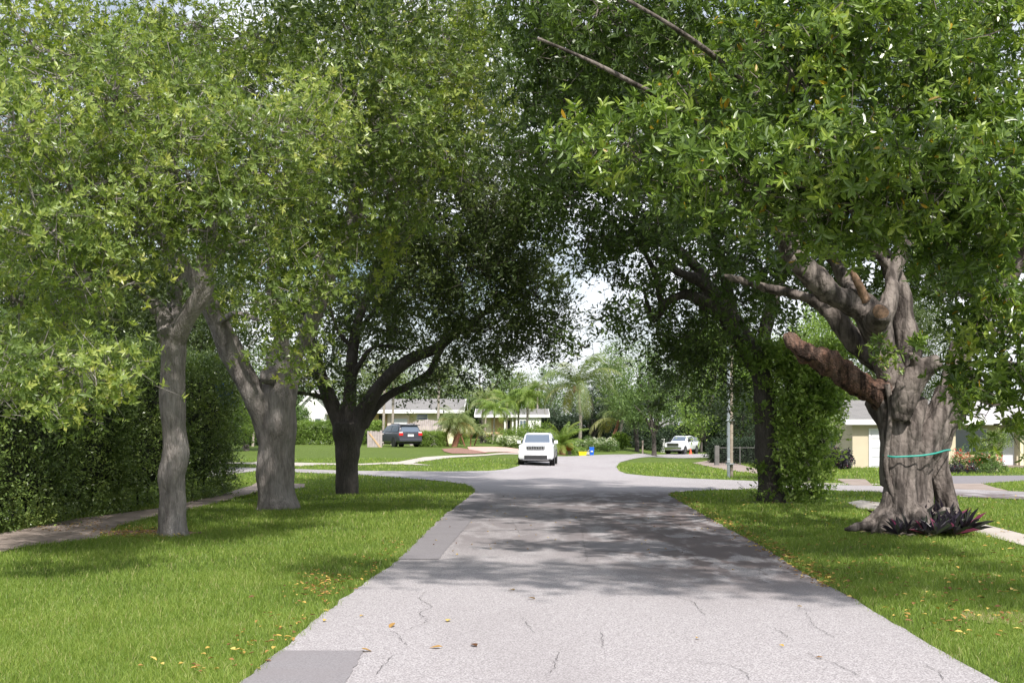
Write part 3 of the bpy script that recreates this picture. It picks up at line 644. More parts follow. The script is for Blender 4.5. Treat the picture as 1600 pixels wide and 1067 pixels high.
def oak_third():
    b = W(543, 772); root = empty('oak_tree', b, 0, 'oak third in the left row, trunk in shade-dark colour, limbs fanning low over the lawn', 'tree', 'oaks in a row on the left verge'); d = b[1]
    rs = np.random.RandomState(3)
    L = [[(543, 782, d, 46), (543, 772, d, 39), (543, 750, d, 36), (542, 720, d, 35), (543, 700, d, 38), (543, 680, d, 46), (543, 660, d, 50)],
         [(537, 690, d, 22), (526, 650, d, 24), (512, 615, d, 22), (500, 580, d+.2, 20), (490, 545, d+.3, 17), (478, 500, d+.2, 14), (470, 440, d, 11)],
         [(514, 625, d, 10), (495, 618, d-.3, 8), (470, 614, d-.8, 6), (450, 612, d-1.2, 4)],
         [(543, 690, d, 26), (545, 650, d, 22), (547, 600, d+.3, 20), (551, 550, d+.5, 17), (560, 500, d+.7, 15), (583, 440, d+.5, 13), (600, 370, d, 10), (620, 300, d-1, 7)],
         [(550, 695, d, 26), (563, 655, d, 26), (580, 622, d-.2, 22), (600, 595, d-.4, 21), (640, 562, d-.6, 20), (680, 545, d-1, 16), (720, 515, d-1.5, 12), (770, 480, d-2, 9), (830, 440, d-2.5, 6)],
         [(567, 665, d, 18), (585, 638, d+.2, 16), (610, 616, d+.3, 14), (645, 600, d+.5, 13), (672, 580, d+.7, 11), (690, 545, d+.8, 9), (720, 500, d+1, 7)],
         [(548, 605, d+.3, 9), (560, 572, d+.2, 9), (580, 545, d, 7), (600, 540, d-.4, 6), (640, 545, d-1, 4)],
         [(553, 545, d+.5, 8), (530, 520, d+.3, 7), (515, 480, d, 6)], [(556, 520, d+.5, 9), (600, 470, d-.3, 8), (660, 410, d-1, 7), (720, 360, d-2, 5)]]
    solid('trunk', [tube_np(limb(l), 14, 5, .05, rs, .04 if i == 0 else 0) for i, l in enumerate(L)], 'bark_oak_deep', root, b, .04, .02, 3)
    lobes = PL([(640, 440, 75, 55, 38, 2.2, 1.4), (740, 420, 75, 60, 38, 2.2), (800, 380, 60, 55, 38, 2), (830, 460, 55, 50, 39, 1.8), (770, 510, 65, 45, 39, 1.8), (700, 530, 60, 35, 40, 1.6, .8), (850, 530, 38, 32, 39, 1.2), (800, 565, 45, 22, 40, 1, .9), (620, 510, 60, 38, 41, 1.6, .7), (560, 460, 60, 40, 42, 1.8, .7), (500, 500, 50, 45, 42, 1.6, .7),
                (500, 575, 38, 30, 41, 1.2, .9), (455, 590, 28, 22, 40, 1, .7), (590, 580, 45, 22, 42, 1.2, .55), (650, 600, 45, 18, 41, 1, .6), (720, 585, 50, 20, 41, 1, .8), (760, 320, 70, 50, 37, 2.2, .8), (690, 340, 75, 50, 37, 2), (780, 240, 50, 50, 38, 2, .45), (820, 310, 50, 45, 39, 2, .6), (600, 380, 60, 45, 39, 2), (560, 600, 40, 14, 40, .8, .6), (868, 490, 22, 26, 39, .8, .8), (620, 250, 120, 80, 40, 3, .6), (690, 100, 120, 80, 41, 3, .5)])
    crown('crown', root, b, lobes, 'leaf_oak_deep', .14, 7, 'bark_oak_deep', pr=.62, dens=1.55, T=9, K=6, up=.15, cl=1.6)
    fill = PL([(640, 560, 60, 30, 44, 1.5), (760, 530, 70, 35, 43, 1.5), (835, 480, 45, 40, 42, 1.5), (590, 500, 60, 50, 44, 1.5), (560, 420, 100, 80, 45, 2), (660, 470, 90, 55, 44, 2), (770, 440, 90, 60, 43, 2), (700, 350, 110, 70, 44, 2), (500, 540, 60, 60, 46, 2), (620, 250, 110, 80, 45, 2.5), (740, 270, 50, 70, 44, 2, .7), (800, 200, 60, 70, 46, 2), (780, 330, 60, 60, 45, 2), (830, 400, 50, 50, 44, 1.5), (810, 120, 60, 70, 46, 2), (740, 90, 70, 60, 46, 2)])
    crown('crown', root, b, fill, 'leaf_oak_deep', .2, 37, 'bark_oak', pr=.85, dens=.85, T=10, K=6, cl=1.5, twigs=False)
    return root
def fig():
    b = W(1440, 833); root = empty('fig_tree', b, 0, 'huge old fig tree with a broad fluted grey trunk on the right lawn', 'tree'); d = b[1]+.3
    rs = np.random.RandomState(4)
    L = [[(1398, 838, d-.3, 90), (1398, 815, d-.2, 66), (1407, 780, d-.1, 52), (1409, 740, d, 48), (1405, 700, d, 48), (1396, 665, d, 46), (1385, 640, d, 46), (1370, 618, d, 44)],
         [(1432, 842, d-.2, 112), (1424, 812, d-.1, 88), (1420, 775, d, 74), (1420, 730, d, 72), (1424, 695, d, 76), (1430, 665, d+.1, 70), (1432, 640, d+.3, 46)],
         [(1480, 838, d+.35, 40), (1476, 805, d+.4, 28), (1470, 770, d+.4, 24), (1466, 740, d+.35, 26), (1467, 712, d+.3, 24), (1474, 680, d+.2, 36), (1486, 645, d+.1, 40), (1497, 610, d, 44), (1502, 575, d, 42)],
         [(1492, 838, d+.1, 26), (1489, 800, d+.2, 18), (1480, 760, d+.3, 16), (1474, 728, d+.3, 16), (1474, 700, d+.25, 18)],
         [(1446, 705, d-.2, 44), (1460, 665, d-.2, 38), (1477, 620, d-.1, 36), (1492, 580, d-.1, 34), (1510, 530, d, 38), (1540, 480, d, 36), (1570, 440, d-.2, 34), (1600, 400, d-.5, 28), (1650, 340, d-1, 22)],
         [(1395, 760, d-.35, 40), (1398, 700, d-.35, 44), (1400, 660, d-.3, 46), (1388, 630, d-.2, 44)],
         # fused stems that flute the front of the trunk
         [(1372, 838, d-.9, 26), (1385, 800, d-.62, 22), (1389, 750, d-.5, 22), (1390, 700, d-.5, 22), (1386, 650, d-.5, 26), (1378, 620, d-.5, 24)],
         [(1398, 842, d-1.1, 28), (1402, 800, d-.72, 22), (1404, 750, d-.62, 20), (1406, 700, d-.58, 22), (1400, 655, d-.5, 24), (1392, 610, d-.4, 26)],
         [(1420, 842, d-1.1, 26), (1422, 800, d-.75, 20), (1424, 750, d-.62, 20), (1426, 700, d-.65, 24), (1430, 660, d-.65, 22), (1440, 625, d-.5, 18)],
         [(1448, 842, d-1.0, 28), (1442, 800, d-.66, 22), (1441, 750, d-.5, 20), (1446, 705, d-.52, 24), (1460, 665, d-.5, 26), (1482, 625, d-.45, 26), (1504, 570, d-.3, 26)],
         [(1455, 790, d-.3, 12), (1452, 760, d-.3, 14), (1453, 730, d-.25, 14), (1462, 700, d-.2, 20), (1480, 660, d-.2, 26)],
         # pale central stub
         [(1408, 655, d-.75, 24), (1412, 630, d-.8, 36), (1420, 605, d-.85, 40), (1436, 585, d-.9, 34), (1450, 572, d-1, 26), (1466, 562, d-1.1, 20)],
         [(1440, 585, d-.95, 18), (1432, 566, d-1, 14), (1424, 552, d-1.1, 9)],
         # root running to the left, other toes
         [(1405, 775, d-.3, 40), (1385, 800, d-.5, 36), (1362, 816, d-.6, 26), (1338, 823, d-.7, 15), (1318, 827, d-.8, 7)],
         [(1395, 790, d-.5, 30), (1384, 815, d-.8, 26), (1378, 832, d-1.0, 20)], [(1470, 800, d-.4, 40), (1485, 822, d-.6, 30), (1500, 836, d-.7, 16)], [(1430, 800, d-.6, 46), (1432, 832, d-1.0, 46)],
         # L2 big pale limb, L3, uprights
         [(1402, 610, d-.2, 44), (1388, 575, d-.3, 42), (1378, 540, d-.3, 44), (1366, 505, d-.4, 50), (1345, 480, d-.5, 46), (1315, 468, d-.6, 40), (1288, 447, d-.7, 37), (1258, 420, d-.9, 35), (1232, 390, d-1, 32), (1210, 350, d-1.1, 24), (1180, 290, d-1.3, 18), (1130, 220, d-1.5, 13), (1050, 150, d-2, 9)],
         [(1400, 600, d, 40), (1380, 575, d+.2, 34), (1350, 548, d+.3, 34), (1325, 520, d+.3, 32), (1300, 490, d+.3, 26), (1268, 468, d+.3, 20), (1235, 458, d+.2, 16), (1190, 448, d, 13), (1130, 430, d-.5, 10)],
         [(1372, 520, d-.4, 30), (1384, 490, d-.4, 30), (1392, 455, d-.3, 24), (1396, 425, d-.1, 22), (1415, 380, d, 26), (1410, 330, d, 22), (1440, 250, d, 18), (1470, 150, d, 14)],
         [(1420, 620, d+.35, 34), (1420, 550, d+.3, 36), (1412, 500, d+.4, 34), (1405, 450, d+.5, 30), (1370, 380, d+.6, 24), (1340, 300, d+.8, 20), (1300, 200, d+1, 14)],
         [(1340, 478, d-.4, 22), (1325, 445, d+.1, 22), (1300, 400, d+.4, 18), (1260, 370, d+.6, 13)],
         [(1395, 420, d, 14), (1340, 370, d-.4, 12), (1300, 350, d-1, 10), (1230, 340, d-2, 8)],
         [(1570, 445, d-.2, 18), (1590, 470, d-1, 14), (1620, 500, d-2, 10)],
         [(1545, 130, d-4, 11), (1560, 180, d-3.6, 12), (1574, 220, d-3, 14), (1590, 300, d-2, 16), (1600, 380, d-.6, 20)]]
    solid('trunk', [tube_np(limb(l), 20, 5, .045, rs) for l in L], 'bark_fig', root, b, .04, .07, 2.6, 3)
    for l in [[(1060, 270, d-7, 6), (1100, 290, d-6, 8), (1200, 320, d-4, 11), (1300, 345, d-1, 13)], [(840, 60, d-7, 5), (920, 95, d-6.5, 7), (985, 128, d-6, 9), (1080, 180, d-4.5, 12), (1180, 260, d-2.5, 15)], [(980, 0, d-7, 7), (1060, 48, d-7, 9), (1140, 110, d-6, 11), (1220, 200, d-4, 14), (1300, 300, d-1, 16)]]:
        solid('branch', [tube_np(limb([(a, b2, c, w*.85) for a, b2, c, w in l]), 8, 6, .08, rs)], 'bark_fig', root, b)
    D = [(1392, 632, d-.25, 44), (1365, 612, d-.4, 42), (1340, 598, d-.5, 38), (1310, 578, d-.6, 37), (1285, 562, d-.6, 38), (1262, 552, d-.6, 34), (1243, 540, d-.6, 26), (1230, 522, d-.6, 12)]
    D2 = [(1285, 560, d-.65, 30), (1265, 556, d-.7, 26), (1250, 556, d-.7, 12)]
    solid('dead_limb', [tube_np(limb(D), 18, 6, .1, rs), tube_np(limb(D2), 12, 4, .12, rs)], 'bark_rotten', root, b, .03, .055, 6, 1)
    s = [(1368, 505, d-.55, 44), (1374, 495, d-.95, 36), (1376, 488, d-1.15, 30)]; solid('stub', [tube_np(limb(s), 16, 4, .05, rs)], 'bark_fig', root, b)
    p = limb([(1376, 488, d-1.15, 25), (1376.3, 487.5, d-1.175, 22)]); solid('cut_face', [tube_np(p, 16, 2, .06, rs)], 'cut_wood', root, b)
    s = [(1352, 470, d-.7, 18), (1345, 450, d-.8, 13), (1337, 435, d-.8, 10), (1330, 422, d-.8, 8)]; solid('broken_branch', [tube_np(limb(s), 10, 4, .1, rs)], 'cut_wood', root, b)
    s = [(1386, 600, d-.75, 9), (1392, 640, d-.72, 9), (1386, 700, d-.65, 9), (1384, 735, d-.66, 9), (1395, 770, d-.66, 9), (1412, 800, d-.85, 9), (1422, 822, d-1.1, 8)]
    solid('hanging_root', [tube_np(limb(s), 8, 5, .05, rs)], 'bark_fig', root, b)
    lobes = PL([(930, 230, 70, 34, 18, .9), (1010, 250, 75, 36, 18, 1), (1100, 280, 80, 40, 18, 1.2), (1180, 290, 90, 50, 18, 1.3), (1290, 250, 95, 55, 18, 1.5), (1330, 320, 90, 45, 18, 1.2), (1420, 290, 100, 60, 18, 1.5), (1540, 270, 90, 60, 18, 1.5), (1480, 360, 80, 45, 19, 1), (1580, 350, 70, 50, 18, 1.2), (1230, 370, 60, 30, 19, .8, .8), (1100, 200, 90, 50, 21, 1.5), (1250, 130, 100, 60, 19, 1.6), (1360, 60, 110, 60, 19, 1.6), (1180, 60, 100, 60, 21, 1.8, .8),
                (1400, 170, 90, 50, 20, 1.5, .9), (1520, 150, 80, 50, 20, 1.3, .7), (1560, 40, 80, 50, 20, 1.3, .6), (1460, 90, 60, 40, 22, 1.3, .6), (1600, 200, 60, 60, 19, 1.3), (1525, 465, 50, 38, 21, .8), (1575, 450, 45, 50, 21, .8, .6), (1568, 525, 55, 42, 20, 1), (1590, 560, 50, 50, 19.5, .8), (1540, 590, 44, 26, 20.5, .6), (1560, 630, 48, 30, 19.5, .6), (1555, 660, 22, 18, 19.5, .35), (1508, 620, 18, 14, 21, .3, .7), (1405, 545, 30, 18, 24.6, .3, .5), (1440, 390, 40, 26, 23, .6, .6), (1350, 390, 55, 22, 22, .6, .6)])
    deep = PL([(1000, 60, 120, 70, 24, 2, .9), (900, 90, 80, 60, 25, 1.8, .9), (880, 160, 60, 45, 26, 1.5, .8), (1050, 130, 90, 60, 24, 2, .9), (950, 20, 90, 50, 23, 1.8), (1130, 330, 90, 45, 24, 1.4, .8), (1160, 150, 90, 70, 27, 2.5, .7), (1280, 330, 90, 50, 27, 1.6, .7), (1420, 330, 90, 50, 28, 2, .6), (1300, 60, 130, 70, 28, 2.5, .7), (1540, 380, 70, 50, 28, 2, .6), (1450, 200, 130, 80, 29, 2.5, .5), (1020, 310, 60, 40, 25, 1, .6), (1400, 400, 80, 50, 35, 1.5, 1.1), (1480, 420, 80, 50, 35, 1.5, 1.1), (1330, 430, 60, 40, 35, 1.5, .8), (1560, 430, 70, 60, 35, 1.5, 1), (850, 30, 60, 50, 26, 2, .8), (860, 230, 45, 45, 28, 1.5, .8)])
    shade_lobes = [[-0.2, 11.5, 9.6, 1.6, 1.5, 0.8, 1], [2.4, 10.6, 9.6, 1.8, 1.6, 0.9, 1.2], [5.0, 9.8, 9.4, 1.7, 1.6, 0.8, 1.1], [7.2, 9.2, 9.4, 1.6, 1.6, 0.8, 0.9], [5.5, 12.3, 9.6, 1.8, 1.4, 0.8, 1.0], [8, 10.5, 9, 2, 2, 0.9, 0.8], [2, 26, 13, 3.5, 3, 1.2, 0.6], [7, 27, 13.5, 4, 3, 1.5, 0.5], [11, 29, 12.5, 4, 4, 2, 0.5]]  # unseen overhead foliage, added to cast shade on road and lawn
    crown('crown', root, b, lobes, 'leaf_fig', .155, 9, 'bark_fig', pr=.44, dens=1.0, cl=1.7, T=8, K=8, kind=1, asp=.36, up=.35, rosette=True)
    crown('crown', root, b, deep+shade_lobes, 'leaf_fig_deep', .17, 10, 'bark_fig', pr=.6, dens=1.0, cl=1.5, T=8, K=8, kind=1, asp=.38, up=.2, rosette=True)
    return root, d
def vine_tree():
    b = W(1208, 786); root = empty('vine_covered_tree', b, 0, 'dark-trunked tree with a leafy green vine climbing its right side', 'tree'); d = b[1]
    rs = np.random.RandomState(6)
    L = [[(1205, 792, d, 50), (1205, 780, d, 44), (1202, 740, d, 36), (1198, 700, d, 36), (1196, 650, d, 36), (1192, 600, d, 34), (1178, 560, d, 34), (1160, 530, d, 34), (1140, 500, d, 30), (1120, 465, d, 24), (1095, 440, d, 20), (1060, 425, d-.5, 14), (1020, 400, d-1, 9)],
         [(1140, 500, d, 22), (1110, 478, d, 22), (1075, 460, d, 17), (1045, 470, d, 13), (1030, 480, d, 10)], [(1130, 485, d, 16), (1090, 420, d, 16), (1050, 385, d, 15), (1010, 380, d, 13), (985, 375, d, 10), (950, 340, d, 7)],
         [(1150, 515, d, 18), (1135, 440, d, 17), (1110, 360, d, 15), (1070, 290, d, 12), (1020, 200, d, 9)], [(1185, 580, d, 22), (1200, 500, d+.5, 20), (1230, 400, d+1, 16), (1260, 300, d+1.5, 12)], [(1032, 478, d, 9), (1028, 440, d, 11), (1010, 400, d, 9), (985, 360, d, 7), (975, 300, d, 5)], [(1045, 470, d, 9), (1022, 500, d, 12), (1012, 478, d, 7), (1005, 450, d, 4)]]
    solid('trunk', [tube_np(limb(l), 14, 5, .06, rs) for l in L], 'bark_oak_deep', root, b, .05, .03, 3)
    lobes = PL([(1000, 330, 80, 50, 34, 2), (920, 370, 55, 40, 34, 1.6, .8), (960, 430, 50, 30, 34, 1.2, .6), (900, 300, 60, 50, 34, 2, .8), (1080, 370, 80, 45, 33, 2, .8), (1170, 400, 80, 50, 33, 2), (1240, 450, 60, 40, 34, 1.6, .8), (1090, 520, 70, 35, 36, 1.5, .9), (1160, 470, 60, 40, 34, 1.4, .8), (1040, 560, 60, 30, 38, 1.5, .8), (1120, 580, 70, 35, 37, 1.5, .9), (925, 500, 35, 24, 33, .7, .6), (975, 490, 40, 26, 33, .8, .6), (920, 540, 22, 18, 33, .5, .6), (890, 250, 50, 50, 35, 2, .6), (960, 250, 70, 50, 36, 2, .7), (1060, 260, 80, 60, 37, 2.5, .6), (1010, 440, 40, 25, 35, 1, .6), (840, 260, 40, 50, 35, 1.3, .9), (830, 330, 40, 40, 37, 1.3, .8), (1060, 480, 60, 40, 38, 1.5), (1120, 530, 70, 40, 39, 1.5), (1190, 520, 60, 40, 38, 1.2), (1010, 520, 45, 30, 39, 1.2, .8), (960, 380, 60, 40, 36, 1.5), (1060, 620, 60, 25, 42, 1.2, .8), (1140, 640, 50, 25, 41, 1.2, .7), (1280, 400, 60, 50, 36, 1.5), (1180, 300, 100, 60, 36, 2), (850, 120, 50, 60, 38, 2), (880, 200, 60, 60, 38, 2), (860, 320, 45, 50, 37, 1.6), (1000, 120, 120, 80, 39, 2.5), (1000, 380, 60, 40, 38, 1.5, .8), (1100, 430, 80, 50, 38, 1.6)])+[[6.2, 31, 10.5, 2.5, 2.2, 1.4], [3.5, 33, 11, 2.5, 2.5, 1.3], [8.5, 29, 10.5, 2.5, 2.2, 1.4], [4.5, 29, 12, 2.5, 2.2, 1.3]]
    crown('crown', root, b, lobes, 'leaf_fig_deep', .165, 13, 'bark_oak_deep', pr=.62, dens=1.1, cl=1.6, T=9, K=6, up=.1)
    v = PL([(1285, 585, 34, 40, d-.3, .8), (1255, 560, 34, 26, d-.4, .7), (1300, 560, 30, 22, d, .6, .8), (1262, 620, 40, 30, d-.4, .8), (1296, 640, 24, 22, d-.2, .5), (1246, 655, 32, 26, d-.5, .6), (1285, 690, 24, 24, d-.4, .5, .8), (1252, 700, 26, 22, d-.5, .5), (1266, 728, 30, 18, d-.4, .6), (1244, 750, 20, 20, d-.5, .4), (1266, 768, 22, 14, d-.4, .5), (1232, 600, 20, 30, d-.6, .4, .7), (1230, 640, 14, 24, d-.6, .3, .8), (1226, 730, 10, 30, d-.6, .25, .8), (1228, 680, 12, 40, d-.5, .3, .7), (1200, 585, 26, 18, d-.6, .4, .6), (1185, 550, 34, 22, d-.6, .6, .7), (1310, 610, 14, 12, d, .3, .6), (1190, 778, 14, 6, d-.6, .2, .5), (1222, 560, 30, 24, d, .6), (1184, 640, 6, 20, d-.5, .1, .4), (1186, 720, 6, 14, d-.5, .1, .4)])
    crown('climbing_vine', root, b, v, 'leaf_vine', .13, 14, 'bark_oak_deep', pr=.32, dens=1.15, tin=.12, T=9, K=5, kind=0, asp=.55, up=.2)
oak_near(); oak_second(); oak_third(); FIG, fd = fig(); vine_tree()
def strap():
    m = limb([(1380, 711, fd-.62, 1), (1395, 713.5, fd-.80, 1), (1415, 713, fd-.87, 1), (1440, 711.5, fd-.9, 1), (1462, 708, fd-.8, 1), (1478, 703.5, fd-.45, 1), (1486, 703, fd+.2, 1), (1470, 705, fd+.8, 1), (1430, 708, fd+.9, 1), (1392, 710, fd+.6, 1), (1380, 711, fd, 1), (1380, 711, fd-.62, 1)])
    c = cr(m[:, :3], 5); up = np.array([0, 0, .018]); V = []; Fq = []
    for k, p in enumerate(c):
        V += [p-up, p+up]
        if k: j = 2*k; Fq.append((j-2, j, j+1, j-1))
    o = npmesh('strap', V, np.array(Fq), 'strap_green', smooth=True); sd = o.modifiers.new('t', 'SOLIDIFY'); sd.thickness = .008
    tag(o, 'thin teal strap tied around the waist of the big fig trunk', 'strap')
strap()

# hedge: leafy mass over a solid, near-black filler core
def hedge(name, pts, width, height, label, cat='hedge', mat='leaf_hedge', leaf=.075, pr=.3, dens=1.0, seed=1, group=None, asp=.5, z0=.0, core='bark_oak_deep', wob=.12):
    """pts: ground centre line in world"""
    rs = np.random.RandomState(seed); pts = np.array([(p[0], p[1]) for p in pts]); o = np.array([pts[0][0], pts[0][1], float(H(*pts[0]))]); root = empty(name, o, 0, label, cat, group)
    C = []; O = []; st = []
    for a, b_ in zip(pts[:-1], pts[1:]):
        L = np.linalg.norm(b_-a); t = (b_-a)/L; nr = np.array([-t[1], t[0]]); n = int(dens*4*(L*(height*2+width)+height*width*2)/(pr*pr))
        # points spread over the surface of the box
        u = rs.uniform(-width*.2, L+width*.2, n); f = rs.rand(n)*(2*height+width); side = np.where(f < height, -1, np.where(f > height+width, 1, 0))
        w_ = np.where(side == 0, (f-height-width/2)*.95, side*width/2); z = np.where(side == -1, f, np.where(side == 1, f-height-width, height)); ends = rs.rand(n) < (width*1.2/(L+width)); u = np.where(ends, rs.choice([0, 1], n)*L, u); w_ = np.where(ends, rs.uniform(-.5, .5, n)*width, w_); z = np.where(ends, rs.rand(n)*height, z)
        bul = 1+wob*np.sin(u*1.7+seed)+wob*np.sin(u*.6+z*1.3)+rs.normal(0, .07, n); z = z*(1+.5*wob*np.sin(u*.9+2*seed)); x = a[0]+t[0]*u+nr[0]*w_*bul; y = a[1]+t[1]*u+nr[1]*w_*bul
        C.append(np.stack([x, y, H(x, y)+z0+np.maximum(z, .06)], 1)); ov = np.stack([nr[0]*side, nr[1]*side, np.where(side == 0, 1., .15)], 1); O.append(unit(ov))
    C = np.concatenate(C); O = np.concatenate(O); n = len(C); T, K = 6, 5; prr = pr*rs.uniform(.6, 1.2, n)
    td = unit(O[:, None]*.6+rs.normal(size=(n, T, 3))*.8+np.array([0, 0, .25])); ts = C[:, None]+rs.normal(size=(n, T, 3))*(prr*.3)[:, None, None]; u = (np.arange(K)+.6)/K
    p = (ts[:, :, None]+td[:, :, None]*(prr[:, None, None]*u)[..., None]).reshape(-1, 3); m = len(p); ax = unit(np.repeat(td.reshape(-1, 3), K, 0)*.5+rs.normal(size=(m, 3))*.7)
    nu = np.repeat(np.repeat(O, T, 0), K, 0)*.6+np.array([0, 0, .6])+rs.normal(size=(m, 3))*.6; nr = unit(nu-ax*np.sum(nu*ax, 1, keepdims=True)); L_ = leaf*rs.uniform(.6, 1.3, m)
    cl = np.repeat(.45+.16*np.sin(C[:, 0]*1.1+C[:, 1]*.8+seed)*np.sin(C[:, 2]*1.7+C[:, 1]*.5)+rs.normal(0, .1, n), T*K); k = p[:, 2] > H(p[:, 0], p[:, 1])+.02
    v, f, kk = leafgeo(p[k], ax[k], nr[k], L_[k], L_[k]*asp, 0); npmesh('foliage', v, f, mat, root, tint=np.repeat(np.clip(cl[k]+rs.normal(0, .12, k.sum()), 0, 1), kk), origin=o)
    mb = MB()
    for a, b_ in zip(pts[:-1], pts[1:]):
        L = np.linalg.norm(b_-a); t = (b_-a)/L; nr = np.array([-t[1], t[0]])
        for q in range(max(2, int(L/.5))):
            u0 = (q+.5)/max(2, int(L/.5))*L; x, y = a+t*u0+nr*rs.uniform(-.2, .2)*width; z = float(H(x, y))
            hh = height*rs.uniform(.75, .92); mb.loft([[Vector((x+math.cos(g)*rr*.5-o[0], y+math.sin(g)*rr*(.8)-o[1], z+zz-o[2])) for g in np.arange(7)/7*6.283] for rr, zz in ((.05, 0), (.06, .12*hh), (width*.5, .3*hh), (width*.55, .7*hh), (width*.3, hh))])
    mb.build('filler_core', core_mat(core), root); return root
plain('hedge_core', (.02, .026, .014), .95)
def core_mat(c): return 'hedge_core'
a = W(0, 838); b_ = W(352, 776)
hedge('tall_hedge', [(a[0]-1.55, a[1]-6), (a[0]-1.35, a[1]), (a[0]-.75, (a[1]+b_[1])/2), (b_[0]-1.0, b_[1]+1.5)], 1.9, 4.1, 'tall dark green hedge running along the sidewalk at far left', mat='leaf_hedge', leaf=.08, pr=.34, dens=.95, seed=3, wob=.1)
# ------------------------------------------------------------------ background trees, palms, shrubs
def bgtree_proto(seed, mat, leaf=.2, rad=3.6, height=8, trunk_h=2.2, dens=.55, bark='bark_oak_deep', nl=11, squash=.75, pr=.8, ntr=1):
    rs = np.random.RandomState(seed); root = empty('leafy_tree', (0, 0, 0)); parts = []
    lobes = []
    for k in range(nl):
        a = rs.uniform(0, 6.283); q = rs.rand()**.5; z = rs.uniform(trunk_h+.6, height-1.0); w_ = math.sin(math.pi*min(1, max(.15, (z-trunk_h+1)/(height-trunk_h+1))))
        lobes.append([math.cos(a)*rad*.7*q*w_, math.sin(a)*rad*.7*q*w_, z, rad*rs.uniform(.33, .5), rad*rs.uniform(.33, .5), rad*squash*rs.uniform(.28, .42)])
    lobes.append([0, 0, (trunk_h+height)/2, rad*.55, rad*.55, (height-trunk_h)*.4])
    for j in range(ntr):
        ox = rs.uniform(-.3, .3)*(ntr > 1)
        parts.append(tube_np(np.array([(ox, 0, -.2, .26), (ox, .0, .5, .2), (ox*2+rs.uniform(-.3, .3), .1, trunk_h, .17), (rs.uniform(-.6, .6), .2, trunk_h+2, .12), (rs.uniform(-.8, .8), .2, height*.8, .05)]), 8, 4, .08, rs))
    for lb in lobes[:6]: parts.append(tube_np(np.array([(0, .05, trunk_h*.8, .12), (lb[0]*.4, lb[1]*.4, (trunk_h+lb[2])/2, .09), (lb[0], lb[1], lb[2], .03)]), 6, 4, .08, rs))
    V, Fs = join(parts); npmesh('trunk', V, Fs, bark, root, smooth=True)
    crown('crown', root, None, lobes, mat, leaf, seed, bark, pr=pr, dens=dens, T=8, K=5, twigs=False, up=.2, flat=.85)
    return root
def use(proto, first, loc, rz, sc, label, cat='tree', group=None):
    o = proto if first else copy_tree(proto, loc)
    o.location = tuple(float(v) for v in loc); o.rotation_euler = (0, 0, rz); o.scale = sc if isinstance(sc, tuple) else (sc, sc, sc)
    tag(o, label, cat, group)
    if group is None and 'group' in o: del o['group']
    return o
p_mid = bgtree_proto(31, 'leaf_bg', rad=3.8, height=8, dens=.6, leaf=.22, trunk_h=1.8); p_light = bgtree_proto(32, 'leaf_bg_light', rad=3.2, height=7, dens=.55); p_dark = bgtree_proto(33, 'leaf_bg_dark', rad=4.2, height=8.5, dens=.6, trunk_h=1.2)
p_near = bgtree_proto(34, 'leaf_oak_deep', leaf=.14, rad=4.6, height=9.5, trunk_h=3.0, dens=1.0, pr=.7, nl=16)
p_green = bgtree_proto(35, 'leaf_vine', leaf=.18, rad=3.4, height=7.0, dens=.75, trunk_h=1.0, pr=.7)
first = {}
def T_(proto, px, d, rz, sc, label, group=None):
    k = proto.name; f = k not in first; first[k] = 1
    return use(proto, f, G(px, d), rz, sc, label, 'tree', group)
# behind the left hedge and the oaks
T_(p_near, 20, 50, 0, 1.15, 'dark leafy tree rising behind the tall hedge at the far left edge', 'trees behind the tall hedge')
T_(p_near, 170, 54, 2.1, 1.1, 'dark leafy tree behind the tall hedge, left of the nearest oak trunk', 'trees behind the tall hedge')
T_(p_near, 300, 60, 4.0, 1.15, 'dark leafy tree behind the hedge, between the first two oak trunks', 'trees behind the tall hedge')
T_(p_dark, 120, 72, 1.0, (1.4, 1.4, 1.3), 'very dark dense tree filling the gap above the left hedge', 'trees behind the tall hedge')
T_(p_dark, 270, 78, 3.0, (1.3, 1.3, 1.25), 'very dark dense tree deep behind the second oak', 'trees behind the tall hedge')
T_(p_green, 335, 66, 1.2, (1.0, 1.0, .75), 'bright green bushy tree in the gap left of the thick oak', 'trees behind the tall hedge')
T_(p_green, 385, 84, 2.2, (.9, .9, .7), 'bright green bushy tree beside the palms left of the thick oak', 'trees behind the tall hedge')
T_(p_mid, 440, 125, .4, 1.25, 'broad green tree behind the white gabled house')
T_(p_light, 555, 128, 1.4, 1.2, 'yellowish loose tree behind the third oak')
T_(p_mid, 620, 140, 2.4, 1.15, 'green tree rising behind the tan house with the van')
T_(p_light, 690, 135, 3.3, 1.25, 'pale loose tree right of the grey roof')
T_(p_mid, 750, 150, 4.3, 1.2, 'soft green tree in the middle of the skyline left of the white car')
T_(p_light, 800, 158, .9, 1.35, 'pale feathery tree above the small house in the centre')
T_(p_mid, 850, 165, 5.1, 1.25, 'distant green tree behind the tall coconut palm')
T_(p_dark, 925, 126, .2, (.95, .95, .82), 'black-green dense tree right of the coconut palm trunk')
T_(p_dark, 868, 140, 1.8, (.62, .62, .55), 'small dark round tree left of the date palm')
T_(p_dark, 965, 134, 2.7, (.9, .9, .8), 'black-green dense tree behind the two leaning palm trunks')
T_(p_mid, 995, 118, .6, (1.1, 1.1, 1.35), 'tall rounded green tree right of the sky gap')
T_(p_mid, 1022, 112, 2.0, (1.05, 1.05, 1.2), 'rounded green tree right above the white letterbox pillar')
T_(p_mid, 1085, 145, 3.6, (1.3, 1.3, 1.4), 'tall green tree behind the white pickup truck')
T_(p_light, 1096, 143, 5.0, (.8, .8, .72), 'low grey-green spreading tree right behind the white pickup truck')
